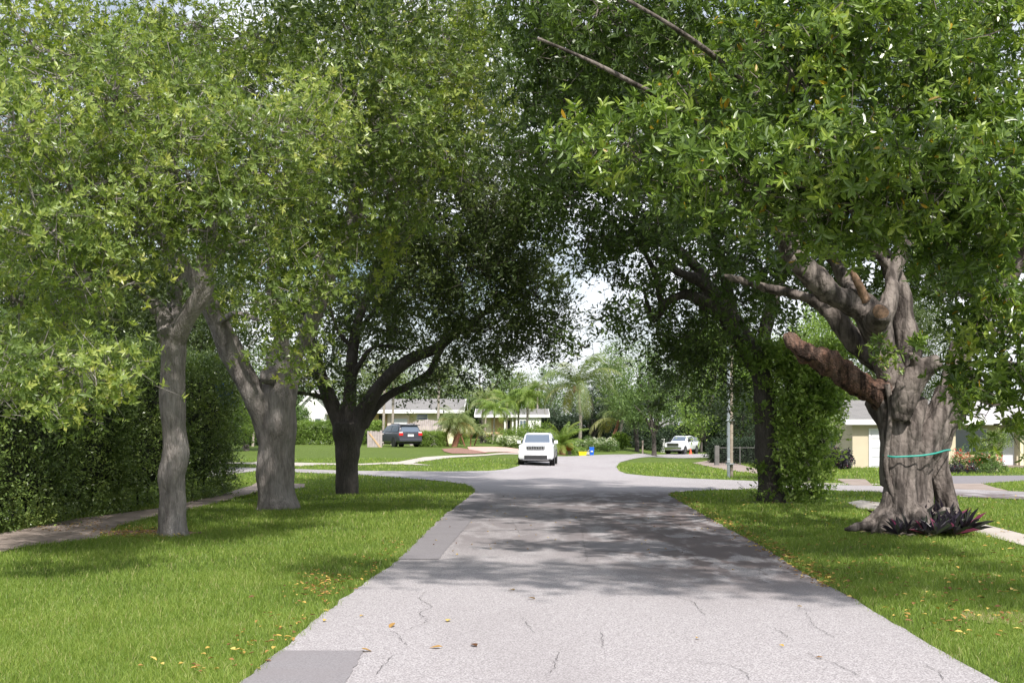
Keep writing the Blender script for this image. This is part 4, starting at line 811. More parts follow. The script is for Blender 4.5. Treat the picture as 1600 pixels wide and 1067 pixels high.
T_(p_green, 1113, 92, 2.6, (1.25, 1.25, 1.5), 'bright green tree arching over the lawn left of the pole')
T_(p_mid, 1130, 100, 1.1, (1.15, 1.15, 1.35), 'large green tree left of the steel and wood pole')
T_(p_dark, 1160, 84, 3.9, (.8, .8, .62), 'dark tree behind the fence right of the pole')
T_(p_green, 1165, 96, 4.4, (1.0, 1.0, 1.0), 'yellow-green tree between the pole and the vine-covered tree')
T_(p_green, 1318, 86, 5.2, (1.5, 1.3, 1.75), 'bright green tree between the vine-covered tree and the fig')
T_(p_green, 1262, 50, .5, (.6, .6, .95), 'bright green tree close behind the climbing vine')
T_(p_mid, 1240, 120, .9, 1.4, 'tall tree far behind the vine-covered tree')
T_(p_mid, 1370, 105, 2.9, 1.1, 'tree standing behind the yellow house roof ridge')
T_(p_near, 1420, 74, 2.5, (1.0, 1.0, 1.1), 'leafy tree rising behind the yellow house, hidden in part by the fig limbs')
T_(p_mid, 1530, 100, 4.0, 1.05, 'tree behind the white roof at the right edge')

def frond_mesh(n_fr, length, arch, leaflet, rs, up=(.15, 1.2), lw=.05, nl=26, stem=.03, droop=.7):
    """feathery palm crown around the origin"""
    V = []; Q = []; Tn = []; base = 0
    for k in range(n_fr):
        az = k*2.39996+rs.uniform(-.2, .2); el = rs.uniform(*up); L = length*rs.uniform(.8, 1.1); h = np.array([math.cos(az), math.sin(az), 0]); t = np.linspace(0, 1, nl)
        e = el-arch*t**1.3*rs.uniform(.8, 1.2)*(1.25-el*.3); dx = np.cos(e); dz = np.sin(e); x = np.concatenate([[0], np.cumsum(dx[:-1])])*L/nl; z = np.concatenate([[0], np.cumsum(dz[:-1])])*L/nl
        c = np.outer(x, h)+np.outer(z, [0, 0, 1]); side = np.array([-h[1], h[0], 0]); tn = np.clip(rs.normal(.45, .18), 0, 1)
        if el < up[0]+(up[1]-up[0])*.15: tn = min(1, tn+.4)
        for s in (-1, 1):
            m = nl-3; cc = c[3:]; tt = t[3:]; l = leaflet*np.sin(np.pi*(tt*.86+.1))**.6*rs.uniform(.85, 1.1, m); fwd = (np.outer(dx[3:], h)+np.outer(dz[3:], [0, 0, 1]))
            dr = unit(side*s*1.0+fwd*.75+np.array([0, 0, -.35])+rs.normal(0, .09, (m, 3))); a = cc; b = cc+dr*(l*.55)[:, None]; e_ = cc+dr*l[:, None]; e_[:, 2] -= l*droop*.5; wv = fwd*lw*.5
            v = np.stack([a-wv*.6, a+wv*.6, b+wv, b-wv, e_], 1); i = (np.arange(m)*5+base)[:, None]; V.append(v.reshape(-1, 3)); base += m*5
            Q.append(i+np.array([[0, 1, 2, 3]])); Tn.append(np.full(m*5, tn)); Q.append(i+np.array([[3, 2, 4, 4]]))
        w_ = np.linspace(stem, stem*.25, nl)[:, None]; up_ = np.array([0, 0, 1.]); v = np.stack([c-side*w_, c+side*w_, c+up_*w_], 1); i = (np.arange(nl-1)*3+base)[:, None]; V.append(v.reshape(-1, 3)); base += nl*3; Tn.append(np.full(nl*3, .85))
        for p, q in ((0, 1), (1, 2), (2, 0)): Q.append(i+np.array([[p, q, q+3, p+3]]))
    Q = np.concatenate(Q); deg = Q[:, 2] == Q[:, 3]
    return np.concatenate(V), [Q[~deg]] + ([np.stack([Q[deg][:, 0], Q[deg][:, 1], Q[deg][:, 2]], 1)] if deg.any() else []), np.concatenate(Tn)
def palm(name, loc, label, trunk, r, n_fr, length, arch, leaflet, seed, mat='leaf_palm', bark='bark_palm', up=(.15, 1.2), lw=.05, nl=26, group=None, boots=0, nuts=False, droop=.7):
    rs = np.random.RandomState(seed); root = empty(name, loc, 0, label, 'palm', group); top = np.array(trunk[-1], float)
    pr_ = [(*p, r*(1.5 if i == 0 else 1-.35*i/len(trunk))) for i, p in enumerate([(trunk[0][0], trunk[0][1], -.2)]+list(trunk))]
    V, Fs = join([tube_np(np.array(pr_), 10, 5, .04, rs)]); npmesh('trunk', V, Fs, bark, root, smooth=True)
    V, Fs, tn = frond_mesh(n_fr, length, arch, leaflet, rs, up, lw, nl, droop=droop); npmesh('fronds', V+top, Fs, mat, root, tint=tn)
    if boots:
        mb = MB()
        for k in range(30):
            a = k*2.4; z = -boots*(k/30); rr = r*1.1; mb.cyl((math.cos(a)*rr*.7+top[0], math.sin(a)*rr*.7+top[1], top[2]+z-.12), (math.cos(a)*rr*1.8+top[0], math.sin(a)*rr*1.8+top[1], top[2]+z+.1), .05, .02, 5)
        mb.build('leaf_bases', 'bark_red', root)
    if nuts:
        mb = MB()
        for k in range(9): a = k*2.4; mb.ball((top[0]+math.cos(a)*.28, top[1]+math.sin(a)*.28, top[2]-.35-rs.rand()*.25), .13, 1)
        mb.build('coconuts', 'bark_red', root)
    return root
l = G(905, 112); palm('coconut_palm', l, 'tall coconut palm with long drooping fronds right of the white car', [(0, 0, 0), (.12, 0, 2.8), (-.15, 0, 5.7)], .2, 26, 4.6, 1.9, .95, 41, up=(.0, 1.5), lw=.07, nl=34, nuts=True, boots=.5)
l = G(962, 120); palm('coconut_palm', l, 'shorter coconut palm with a leaning reddish trunk by the flowering shrubs, left one of two', [(-.7, 0, 0), (-.1, 0, 1.5), (.35, 0, 2.7)], .2, 15, 3.6, 1.6, .8, 42, bark='bark_red', up=(.2, 1.4), lw=.07, nl=28, group='leaning palms')
l = G(957, 124); palm('coconut_palm', l, 'leaning pale-trunked coconut palm by the flowering shrubs, right one of two', [(.3, 0, 0), (.8, 0, 1.8), (1.1, 0, 3.4)], .16, 15, 3.8, 1.6, .8, 43, up=(.2, 1.4), lw=.07, nl=28, group='leaning palms')
l = G(948, 135); palm('coconut_palm', l, 'distant coconut palm standing against the sky gap right of the tallest palm', [(0, 0, 0), (.1, 0, 3.6), (.3, 0, 7.7)], .15, 20, 3.6, 1.8, .8, 44, up=(0, 1.4), lw=.06)
l = G(877, 96); palm('date_palm', l, 'stout low date palm with arching green fronds just right of the white car', [(0, 0, 0), (0, 0, .75)], .42, 38, 2.35, 1.3, .42, 45, mat='leaf_shrub', up=(.0, 1.45), lw=.035, nl=34, bark='bark_red')
l = G(712, 92); palm('date_palm', l, 'shaggy palm with a thick reddish boot-covered trunk beside the clipped bush', [(-.1, 0, 0), (.15, 0, .95), (.1, 0, 1.75)], .26, 46, 1.7, 1.5, .5, 46, up=(-.1, 1.4), lw=.03, nl=28, bark='bark_red', boots=.9)
l = G(705, 93.5); palm('date_palm', l, 'second shaggy palm trunk close behind the boot-covered palm', [(-.3, 0, 0), (-.4, 0, .8), (-.1, 0, 1.4)], .15, 20, 1.4, 1.5, .4, 47, up=(0, 1.2), lw=.03, bark='bark_red')
for k, (px, d, dx, s, lab) in enumerate([(726, 96, -.5, 48, 'small pygmy palm leaning left over the mulch bed'), (735, 96, .1, 49, 'small upright pygmy palm in the mulch bed'), (741, 97, .5, 50, 'small pygmy palm leaning right over the mulch bed')]):
    l = G(px, d); palm('pygmy_palm', l, lab, [(0, 0, 0), (dx*.4, 0, .6), (dx*.8, 0, 1.2)], .06, 22, 1.0, 1.7, .3, s, up=(0, 1.3), lw=.025, nl=22, bark='bark_red', group='pygmy palms in the mulch bed', boots=.35)
for k, (px, d, h, s, lab, n) in enumerate([(822, 112, 4.2, 63, 'tallest arching palm just behind the roof of the white car', 26), (683, 100, 5.2, 51, 'slim palm with a straight grey trunk right of the wooden fence', 14), (598, 101, 5.8, 52, 'slim grey palm trunk in front of the tan porch', 12), (612, 102, 5.2, 53, 'slim grey palm trunk left of the garage door', 12), (790, 112, 3.6, 54, 'arching green palm in front of the small house window', 26), (770, 108, 2.8, 55, 'arching green palm before the tan wall panel', 26), (808, 114, 3.6, 56, 'arching palm at the right end of the small house', 28), (752, 110, 3.4, 57, 'arching palm at the left end of the small house', 16), (757, 116, 4.4, 58, 'taller feathery palm above the left end of the small house', 16), (838, 130, 5.6, 59, 'feathery palm rising behind the white car', 18), (380, 88, 2.8, 60, 'bushy palm left of the thick oak trunk', 16), (395, 94, 3.4, 61, 'bushy palm partly behind the thick oak trunk', 16)]):
    l = G(px, d); palm('feather_palm', l, lab, [(0, 0, 0), (.1, 0, h*.5), (.15, 0, h)], .11 if k > 3 else .13, n, 2.1, 1.9, .5, s, up=(.1, 1.4), lw=.05, nl=24, group='slender palms around the houses', mat='leaf_shrub' if k in (0, 4, 5, 6, 10) else 'leaf_palm')

def shrub(name, px, d, w_, h, label, mat='leaf_shrub', cat='shrub', depth=None, leaf=.09, seed=1, flowers=None, nf=60, group=None, pr=.2, dens=.8, z0=0, fs=.07):
    l = G(px, d); rs = np.random.RandomState(seed); root = empty(name, l, 0, label, cat, group); dp = depth or w_*.6
    lobes = [[l[0]+rs.uniform(-.35, .35)*w_, l[1]+rs.uniform(-.3, .3)*dp, l[2]+z0+h*rs.uniform(.35, .6), w_*.26, dp*.3, h*.4] for _ in range(5)]+[[l[0], l[1], l[2]+z0+h*.45, w_*.42, dp*.42, h*.42]]
    crown('foliage', root, l, lobes, mat, leaf, seed, 'bark_oak_deep', pr=pr, dens=dens*.45, T=7, K=5, twigs=False, asp=.5)
    mb = MB()
    for k in range(7): a = k*.9; mb.cyl((math.cos(a)*.04, math.sin(a)*.04, -.05), (math.cos(a)*w_*.25, math.sin(a)*dp*.25, z0+h*.6), .018, .008, 5)
    mb.build('stems', 'bark_oak_deep', root)
    if flowers:
        n = nf; a = rs.uniform(0, 6.283, n); q = rs.rand(n)**.5; z = h*(.45+.5*rs.rand(n)); p = np.stack([l[0]+np.cos(a)*q*w_*.48, l[1]+np.sin(a)*q*dp*.5, l[2]+z0+z], 1)
        p = np.repeat(p, 5, 0)+rs.normal(0, .02, (n*5, 3)); ax = unit(rs.normal(size=(n*5, 3))+np.array([0, -.3, .4])); nr = unit(np.cross(ax, rs.normal(size=(n*5, 3))))
        v, f, kk = leafgeo(p, ax, nr, np.full(n*5, fs), np.full(n*5, fs*.9), 0); npmesh('flowers', v, f, flowers, root, tint=np.repeat(rs.rand(n*5), kk), origin=l)['kind'] = 'stuff'
    return root
a = G(462, 104); b_ = G(590, 101)
hedge('clipped_hedge', [a, b_], 1.2, 1.65, 'clipped bright green hedge in front of the white gabled house', mat='leaf_vine', leaf=.11, pr=.3, seed=5, wob=.04)
a = G(662, 92); b_ = G(690, 91.5); hedge('clipped_hedge', [a, b_], .9, .95, 'low clipped yellow-green bush right of the dark van', mat='leaf_shrub', leaf=.08, pr=.2, seed=6, wob=.03)
shrub('flowering_shrub', 795, 96, 2.0, .85, 'white-flowering shrub left of the white car', 'leaf_hedge', flowers='flower_white', nf=160, seed=7)
shrub('flowering_shrub', 808, 95, 1.6, .75, 'white-flowering shrub touching the left side of the white car', 'leaf_hedge', flowers='flower_white', nf=120, seed=8)
shrub('green_shrub', 815, 104, 4.6, 1.7, 'rounded light green shrub behind the white-flowering ones', 'leaf_shrub', seed=9, leaf=.12, pr=.3)
shrub('flowering_shrub', 914, 108, 2.6, 1.0, 'grey-green shrub dotted with white flowers behind the blue bin', 'leaf_bg', flowers='flower_white', nf=130, seed=10)
shrub('flowering_shrub', 935, 110, 3.0, 1.25, 'tallest white-dotted shrub below the leaning palms', 'leaf_bg', flowers='flower_white', nf=170, seed=11)
shrub('flowering_shrub', 950, 108, 1.8, 1.05, 'white-dotted shrub at the right end of the flower bed', 'leaf_bg', flowers='flower_white', nf=80, seed=12)
shrub('ground_cover', 895, 100, 2.6, .5, 'low leafy ground cover right of the white car', 'leaf_vine', seed=13, cat='plant')
shrub('green_shrub', 832, 110, 3.6, 2.3, 'tall bushy shrub hiding the right end of the small house', 'leaf_shrub', seed=39, leaf=.13, pr=.35)
shrub('green_shrub', 972, 118, 1.6, 1.5, 'bright green broad-leaved shrub right of the leaning palms', 'leaf_vine', seed=14, leaf=.25)
shrub('yellow_shrub', 721, 103, 1.2, 1.3, 'yellow-leaved shrub behind the pygmy palms', 'leaf_shrub', flowers='flower_yellow', nf=90, seed=15)
shrub('croton_shrub', 764, 109, 1.6, .9, 'dark red and yellow croton bush before the tan wall', 'leaf_purple', flowers='flower_yellow', nf=40, seed=16)
shrub('purple_shrub', 1311, 64, 1.6, 1.25, 'dark purple bush at the corner of the yellow house', 'leaf_purple', seed=17, leaf=.12)
shrub('rose_bush', 1500, 60, 1.5, 1.15, 'loose bush with red blooms under the left end of the window', 'leaf_bg', flowers='flower_red', nf=22, seed=18, pr=.3, dens=.5)
shrub('rose_bush', 1535, 60, 2.1, .95, 'wide bush full of red blooms left of the clipped ball tree', 'leaf_bg', flowers='flower_red', nf=50, seed=19)
shrub('green_shrub', 1491, 60.5, .8, .6, 'yellow-green little bush against the brick wall', 'leaf_shrub', seed=20)
shrub('purple_shrub', 1508, 59, 1.5, .35, 'low mauve ground plant at the front of the flower bed', 'leaf_purple', seed=21, flowers='flower_red', nf=12, fs=.04)
shrub('green_shrub', 1548, 59, 1.2, .45, 'grey-green low plant right of the mauve one', 'leaf_bg', seed=22)
def ball_tree():
    l = G(1553, 61.5); root = empty('ball_tree', l, 0, 'small dark ball-headed tree in a pot beside the white door', 'tree')
    crown('crown', root, l, [[l[0], l[1], l[2]+1.35, .62, .6, .5], [l[0]+.2, l[1], l[2]+1.6, .5, .5, .4], [l[0]-.25, l[1], l[2]+1.2, .5, .5, .35]], 'leaf_hedge', .09, 71, 'bark_oak_deep', pr=.2, dens=.5, T=7, K=5, twigs=False)
    mb = MB(); mb.cyl((0, 0, .3), (.05, 0, 1.2), .05, .04); mb.cyl((0, 0, .3), (-.12, 0, 1.2), .04, .03); mb.build('stem', 'bark_oak_deep', root)
    MB().loft([[Vector((math.cos(a)*r, math.sin(a)*r, z)) for a in np.arange(14)/14*6.283] for r, z in ((.2, 0), (.27, .4), (.3, .42), (.3, .48), (.24, .48))]).build('pot', 'cream_wall', root)
ball_tree()
def rosettes():
    l = W(1450, 834); rs = np.random.RandomState(77); root = empty('purple_plant_clump', l, 0, 'clump of spiky dark purple and green leaves at the foot of the fig', 'plant'); Vs = []; Fs = []; Ts = []; b0 = 0
    for k in range(46):
        px = rs.uniform(1390, 1508); py = 832+rs.uniform(-3, 10)+(2 if px > 1430 else 0)
        c = W(px, py); c = np.array([c[0], c[1], c[2]+.0]); n = 16; a = rs.uniform(0, 6.283, n); el = rs.uniform(.25, 1.45, n); s = rs.uniform(.8, 1.35)
        ax = np.stack([np.cos(a)*np.cos(el), np.sin(a)*np.cos(el), np.sin(el)], 1); nr = unit(np.array([0, 0, 1.])-ax*ax[:, 2:3]); L = rs.uniform(.3, .5, n)*s
        v, f, kk = leafgeo(np.repeat(c[None]+np.array([0, 0, .04+.1*rs.rand()]), n, 0), ax, nr, L, np.full(n, .07), 1); Vs.append(v); Fs.append(f+b0); b0 += len(v); t = np.where(rs.rand(n) < .05, 1, rs.uniform(0, .85, n)); Ts.append(np.repeat(t, kk))
    npmesh('leaves', np.concatenate(Vs), np.concatenate(Fs), 'leaf_purple', root, tint=np.concatenate(Ts), origin=l)
rosettes()
hedge('filler_hedge', [G(858, 133), G(935, 130), G(1000, 136)], 2.0, 2.6, 'deep dark hedge behind the leaning palms and the shaded lawn', mat='leaf_bg_dark', leaf=.2, pr=.5, seed=31)  # these hedges are added to darken bright gaps below the far trees
hedge('filler_hedge', [G(1005, 140), G(1060, 146), G(1150, 150)], 2.0, 2.4, 'dark hedge far behind the white pickup truck', mat='leaf_bg_dark', leaf=.2, pr=.5, seed=32)
hedge('filler_hedge', [G(640, 150), G(740, 152), G(860, 155)], 2.0, 3.0, 'green hedge closing the gardens behind the small house', mat='leaf_bg', leaf=.22, pr=.55, seed=33)
hedge('filler_hedge', [G(1120, 92), G(1210, 90), G(1300, 92)], 1.6, 2.4, 'dark hedge behind the vine-covered tree, right of the pole', mat='leaf_bg_dark', leaf=.16, pr=.45, seed=34)
hedge('filler_hedge', [G(330, 96), G(400, 98), G(460, 106)], 1.6, 2.6, 'green hedge between the tall left hedge and the white gabled house', mat='leaf_bg', leaf=.16, pr=.45, seed=35)
def treeline():
    """the far wood that closes the view"""
    rs = np.random.RandomState(90); lobes = []
    for k in range(64):
        x = -95+k*3.6+rs.normal(0, 1.5); y = 190+rs.uniform(-6, 12); h = rs.uniform(6, 11); lobes.append([x, y, h*.5-.8, 4.2, 3, h*.5])
    crown('distant_treeline', None, None, lobes, 'leaf_bg', .42, 91, 'bark_oak', pr=1.5, dens=.3, T=8, K=5, twigs=False)
    tag(bpy.data.objects['distant_treeline'], 'far green treeline closing the view behind the houses', 'trees', kind='stuff')
treeline()
# ------------------------------------------------------------------ houses
def wbox(mb, x0, x1, y0, y1, z0, z1): return mb.box(x0, x1, y0, y1, z0, z1)
def gable(root, x0, x1, y0, y1, ze, zr, axis, mat, over=.5, name='roof', fascia='white_paint', th=.14):
    """roof slabs on a box x0..x1,y0..y1; axis 'x' = ridge runs along x"""
    mb = MB(); fb = MB()
    if axis == 'x':
        ym = (y0+y1)/2; s = (zr-ze)/(ym-y0); a = y0-over; b = y1+over; za = ze-s*over; X0, X1 = x0-over, x1+over
        mb.prism([(X0, a, za), (X0, ym, zr), (X0, b, za), (X0, b, za+th), (X0, ym, zr+th), (X0, a, za+th)], (X1-X0, 0, 0))
        fb.box(X0-.02, X1+.02, a-.06, a-.003, za-.1, za+th+.03)
        for X in (X0-.05, X1+.003): fb.prism([(X, a, za-.08), (X, ym, zr-.08), (X, ym, zr+th+.02), (X, a, za+th+.02)], (.047, 0, 0)); fb.prism([(X, ym, zr-.08), (X, b, za-.08), (X, b, za+th+.02), (X, ym, zr+th+.02)], (.047, 0, 0))
    else:
        xm = (x0+x1)/2; s = (zr-ze)/(xm-x0); a = x0-over; b = x1+over; za = ze-s*over; Y0, Y1 = y0-over, y1+over
        mb.prism([(a, Y0, za), (xm, Y0, zr), (b, Y0, za), (b, Y0, za+th), (xm, Y0, zr+th), (a, Y0, za+th)], (0, Y1-Y0, 0))
        fb.prism([(a, Y0-.05, za-.08), (xm, Y0-.05, zr-.08), (xm, Y0-.05, zr+th+.02), (a, Y0-.05, za+th+.02)], (0, .047, 0)); fb.prism([(xm, Y0-.05, zr-.08), (b, Y0-.05, za-.08), (b, Y0-.05, za+th+.02), (xm, Y0-.05, zr+th+.02)], (0, .047, 0))
    r = mb.build(name, mat, root); fb.build('fascia', fascia, r); return r
def window(root, x0, x1, y, z0, z1, cols=1, frame='white_paint', glass='window_glass', rows=1, name='window', curtain=None):
    f = MB(); t = .06
    f.box(x0-t, x1+t, y-.06, y-.002, z1, z1+t); f.box(x0-t, x1+t, y-.09, y-.002, z0-t, z0)
    for k in range(cols+1):
        x = x0+(x1-x0)*k/cols; f.box(x-t/2, x+t/2, y-.055, y-.002, z0, z1)
    for k in range(1, rows): z = z0+(z1-z0)*k/rows; f.box(x0+t/2, x1-t/2, y-.045, y-.004, z-.02, z+.02)
    o = f.build(name, frame, root); MB().box(x0, x1, y-.03, y-.012, z0, z1).build('pane', glass, o)
    if curtain:
        c = MB(); n = 14; xa, xb = curtain
        for k in range(n): x = xa+(xb-xa)*k/n; c.box(x, x+(xb-xa)/n*.8, y-.034, y-.031, z0+.02, z1-.02)
        c.build('curtain', 'curtain', o)
    return o
def yellow_house():
    c = G(1332, 67); x0 = c[0]; z = c[2]; Y = 67.; root = empty('yellow_house', (x0, Y, z), 0, 'single-storey pale yellow house with white garage door and picture window behind the fig', 'house')
    w1 = MB(); D = 10
    w1.box(0, 5.4, 0, D, -.4, 2.42); w1.prism([(0, 0, 2.42), (0, D/2, 3.42), (0, D, 2.42)], (.2, 0, 0))
    w1.box(5.4, 11.6, .9, D, -.4, 2.42); w1.box(11.6, 18, .3, D, -.4, 2.42); w1.build('wall', 'yellow_wall', root)
    gable(root, 0, 18.2, 0, D, 2.45, 3.5, 'x', 'roof_grey', .45)
    # lighter roof over the recessed centre and right wing: a second slab proud of the first
    mb = MB(); s = (3.5-2.45)/5; mb.prism([(5.6, -.5, 2.45-s*.5+.16), (5.6, 4.95, 3.5+.147), (5.6, 4.95, 3.5+.187), (5.6, -.5, 2.45-s*.5+.2)], (13.1, 0, 0)); mb.build('roof', 'roof_white', root)
    # garage door with panels
    g = MB(); g.box(.92, 3.9, -.04, -.004, -.02, 1.98)
    for r in range(4):
        for k in range(4): g.box(1.0+k*.73, 1.0+k*.73+.62, -.058, -.041, .1+r*.48, .1+r*.48+.36)
    o = g.build('garage_door', 'garage_white', root); f = MB(); f.box(.84, .917, -.07, -.002, -.02, 2.06); f.box(3.903, 3.98, -.07, -.002, -.02, 2.06); f.box(.917, 3.903, -.07, -.002, 1.983, 2.06); f.build('frame', 'white_paint', o)
    s = .93
    def X(px): return (px-CX)/F*(Y+.9)-x0
    def Zz(py): return CAM_H+(HZ-py)/F*(Y+.9)-z
    window(root, X(1440), X(1541), .9, Zz(706), Zz(671), 4, curtain=(X(1466), X(1490)))
    MB().box(X(1425), X(1560), .84, .896, -.1, Zz(708)).build('brick_wainscot', 'brick_tan', root)
    d = MB(); d.box(X(1566), X(1584), .85, .896, .12, Zz(668)); d = d.build('front_door', 'garage_white', root); MB().ball((X(1581), .83, 1.05), .035, 1).build('handle', 'chrome', d)
    MB().box(X(1586), X(1591), .2, .5, -.1, 2.3).build('pillar', 'cream_wall', root); MB().box(X(1562), X(1640), .0, .84, -.1, .12).build('step', 'concrete_old', root)
    w_ = MB().box(-.03, -.002, 3.6, 4.5, 1.0, 1.9).build('side_window', 'window_glass', root)
yellow_house()
def tan_house():
    Y = 108.; c = G(574, Y); root = empty('tan_house', c, 0, 'low tan house with grey roof, pale garage and porch behind the parked van', 'house')
    X = lambda px: (px-CX)/F*Y-c[0]; Z = lambda py: CAM_H+(HZ-py)/F*Y-c[2]
    w = MB(); w.box(X(574), X(606), 0, 6, -.6, Z(646)); w.build('porch_wall', 'tan_wall', root)
    w = MB(); w.box(X(606)+.003, X(640), -.4, 6, -.6, Z(643)); w.build('garage_wall', 'pink_wall', root)
    w = MB(); w.box(X(640)+.003, X(712), 0.2, 7, -.6, Z(641)); w.build('wall', 'cream_wall', root)
    MB().box(X(592), X(599), -.03, -.002, -.3, Z(648)).build('porch_opening', 'dark_opening', root)
    g = MB(); g.box(X(612), X(637), -.45, -.404, -.5, Z(654))
    for r in range(4): g.box(X(613), X(636), -.47, -.451, -.35+r*.5, -.35+r*.5+.4)
    g.build('garage_door', 'garage_white', root)
    e = MB(); e.box(X(570), X(650), -1.1, 6.3, Z(645.8), Z(643)); e.build('porch_roof', 'white_paint', root)
    gable(root, X(600), X(714), .0, 8, Z(641), Z(624), 'x', 'roof_grey', .6)
    window(root, X(651), X(668), .2, Z(655), Z(647.5), 1, rows=2); 
tan_house()
def gabled_house():
    Y = 112.; c = G(455, Y); root = empty('gabled_house', c, 0, 'bright white house with a steep gable seen between two oak trunks', 'house')
    X = lambda px: (px-CX)/F*Y-c[0]; Z = lambda py: CAM_H+(HZ-py)/F*Y-c[2]
    w = MB(); w.box(X(455), X(510), 0, 8, -.6, Z(640)); xm = (X(462)+X(520))/2
    w.prism([(X(462), .0, Z(640)), (X(491), 0, Z(612)), (X(520), 0, Z(640))], (0, 8, 0)); w.build('wall', 'white_paint', root)
    gable(root, X(462), X(520), 0, 8, Z(640), Z(611), 'y', 'roof_white', .3)
    MB().box(X(510)+.003, X(560), 1.2, 8, -.6, Z(648)).build('side_wing', 'white_paint', root)
    mb = MB(); mb.prism([(X(508), -.4, Z(647)), (X(508), 4, Z(638)), (X(508), 4, Z(636)), (X(508), -.4, Z(645))], (X(562)-X(508), 0, 0)); mb.build('porch_roof', 'roof_white', root)
    window(root, X(492), X(501), 0, Z(672), Z(654), 1, rows=3); MB().box(X(521), X(530), 1.15, 1.197, -.4, Z(655)).build('front_door', 'tan_wall', root)
gabled_house()
def center_house():
    Y = 124.; c = G(755, Y); root = empty('small_house', c, 0, 'small house with a tan wall panel and white columns among palms in the centre', 'house')
    X = lambda px: (px-CX)/F*Y-c[0]; Z = lambda py: CAM_H+(HZ-py)/F*Y-c[2]
    w = MB(); w.box(X(755), X(806), 0, 7, -.9, Z(648)); w.build('wall', 'cream_wall', root); w = MB(); w.box(X(806)+.003, X(845), -1, 6, -.9, Z(650)); w.build('white_wing', 'white_paint', root)
    MB().box(X(768), X(786), -.05, -.003, Z(678), Z(652)).build('wall_panel', 'tan_wall', root)
    for px in (788, 800): MB().box(X(px), X(px+2.2), -.9, -.7, -.9, Z(650)).build('column', 'white_paint', root)
    MB().box(X(792), X(797), -.05, -.003, -.5, Z(657)).build('door', 'dark_opening', root)
    gable(root, X(752), X(848), -.6, 7, Z(649), Z(640), 'x', 'roof_grey', .6); window(root, X(812), X(822), -1, Z(668), Z(657), 2)
center_house()
def orange_house():
    Y = 162.; c = G(985, Y); root = empty('garden_building', c, 0, 'shaded building with reddish walls behind the trees right of the leaning palms', 'building')
    w = MB(); w.box(-1.5, 5.2, 0, 4, -.6, 2.1); w.build('wall', 'orange_wall', root); gable(root, -1.5, 5.2, 0, 4, 2.1, 2.9, 'x', 'roof_grey', .4); MB().box(1, 2, -.04, -.003, 0, 1.8).build('door', 'dark_opening', root)
orange_house()

# ------------------------------------------------------------------ fences, poles, small things
def plank_fence(a, b, h, label, dz=0, brace=False, step=.16):
    root = empty('wooden_fence', a, math.atan2(b[1]-a[1], b[0]-a[0]), label, 'fence', 'wooden fences by the tan house'); L = math.hypot(b[0]-a[0], b[1]-a[1]); rs = np.random.RandomState(int(L*10)); m = MB(); n = int(L/step)
    for k in range(n): x = k*step; t = h+rs.uniform(-.04, .04)+dz*math.sin(k/n*3.14); m.box(x+.008, x+step-.012, 0, .02, -.3, t, 0)
    m.build('boards', 'fence_wood', root); 
    for k in range(int(L/1.8)+1): x = k*1.8; MB().box(x-.05, x+.05, .065, .16, -.3, h).build('post', 'fence_wood', root)
    r = MB()
    for z in (.3, h-.25): r.box(0, L, .022, .062, z, z+.09)
    r.build('rails', 'fence_wood', root)
    if brace: MB().prism([(.1, -.03, h-.15), (.22, -.03, h-.15), (1.1, -.03, 0), (.95, -.03, 0)], (0, .028, 0)).build('brace', 'tan_wall', root)
plank_fence(G(642, 99), G(692, 100), 1.75, 'tall weathered board fence right of the dark van', .25)
a = G(574, 91); plank_fence(a, G(599, 90.5), 1.15, 'short board gate with a diagonal brace left of the dark van', 0, True, .2)
def pole():
    l = W(1141, 746); root = empty('utility_pole', l, 0, 'tall wooden pole with a silver conduit strapped to its left side', 'pole')
    MB().cyl((.06, .12, -.3), (.06, .12, 9), .085, .07, 16).build('wood_post', 'pole_wood', root, True)
    MB().cyl((-.075, 0, -.3), (-.075, 0, 6.5), .065, .065, 14).build('conduit', 'steel', root, True)
    for z in (.55, 2.4, 4.2): MB().box(-.16, .16, -.08, .22, z, z+.05, .01).build('bracket', 'steel', root)
    MB().box(-.14, -.02, -.12, -.066, .62, .8, .01).build('meter_box', 'steel', root)
pole()
plain('dark_concrete', (.13, .125, .12), .9, vary=.2)
def pipe_fence():
    a = W(1120, 727); root = empty('pipe_fence', a, .06, 'dark chain fence with a grey concrete end post left of the pole', 'fence')
    MB().box(-.12, .12, -.12, .12, -.2, 1.1, .02).build('end_post', 'dark_concrete', root)
    for k in range(1, 5): MB().cyl((k*1.3, 0, -.1), (k*1.3, 0, 1.05), .03).build('post', 'dark_concrete', root)
    MB().cyl((.1, 0, .98), (5.3, 0, .98), .02).build('rail', 'dark_concrete', root); m = MB()
    for k in range(42): x = .12+k*.125; m.cyl((x, 0, 0), (x+.0, 0, .96), .004, .004, 4)
    for k in range(9): m.cyl((.12, .006, .06+k*.11), (5.3, .006, .06+k*.11), .004, .004, 4)
    m.build('wire_mesh', 'plastic_black', root)
pipe_fence()
a = W(1127, 724); b2 = G(1195, 73)
hedge('dark_hedge', [(a[0], a[1]+1.2), (b2[0], b2[1])], 1.0, 1.2, 'dark shaded hedge behind the chain fence', mat='leaf_bg_dark', leaf=.1, pr=.25, seed=12)
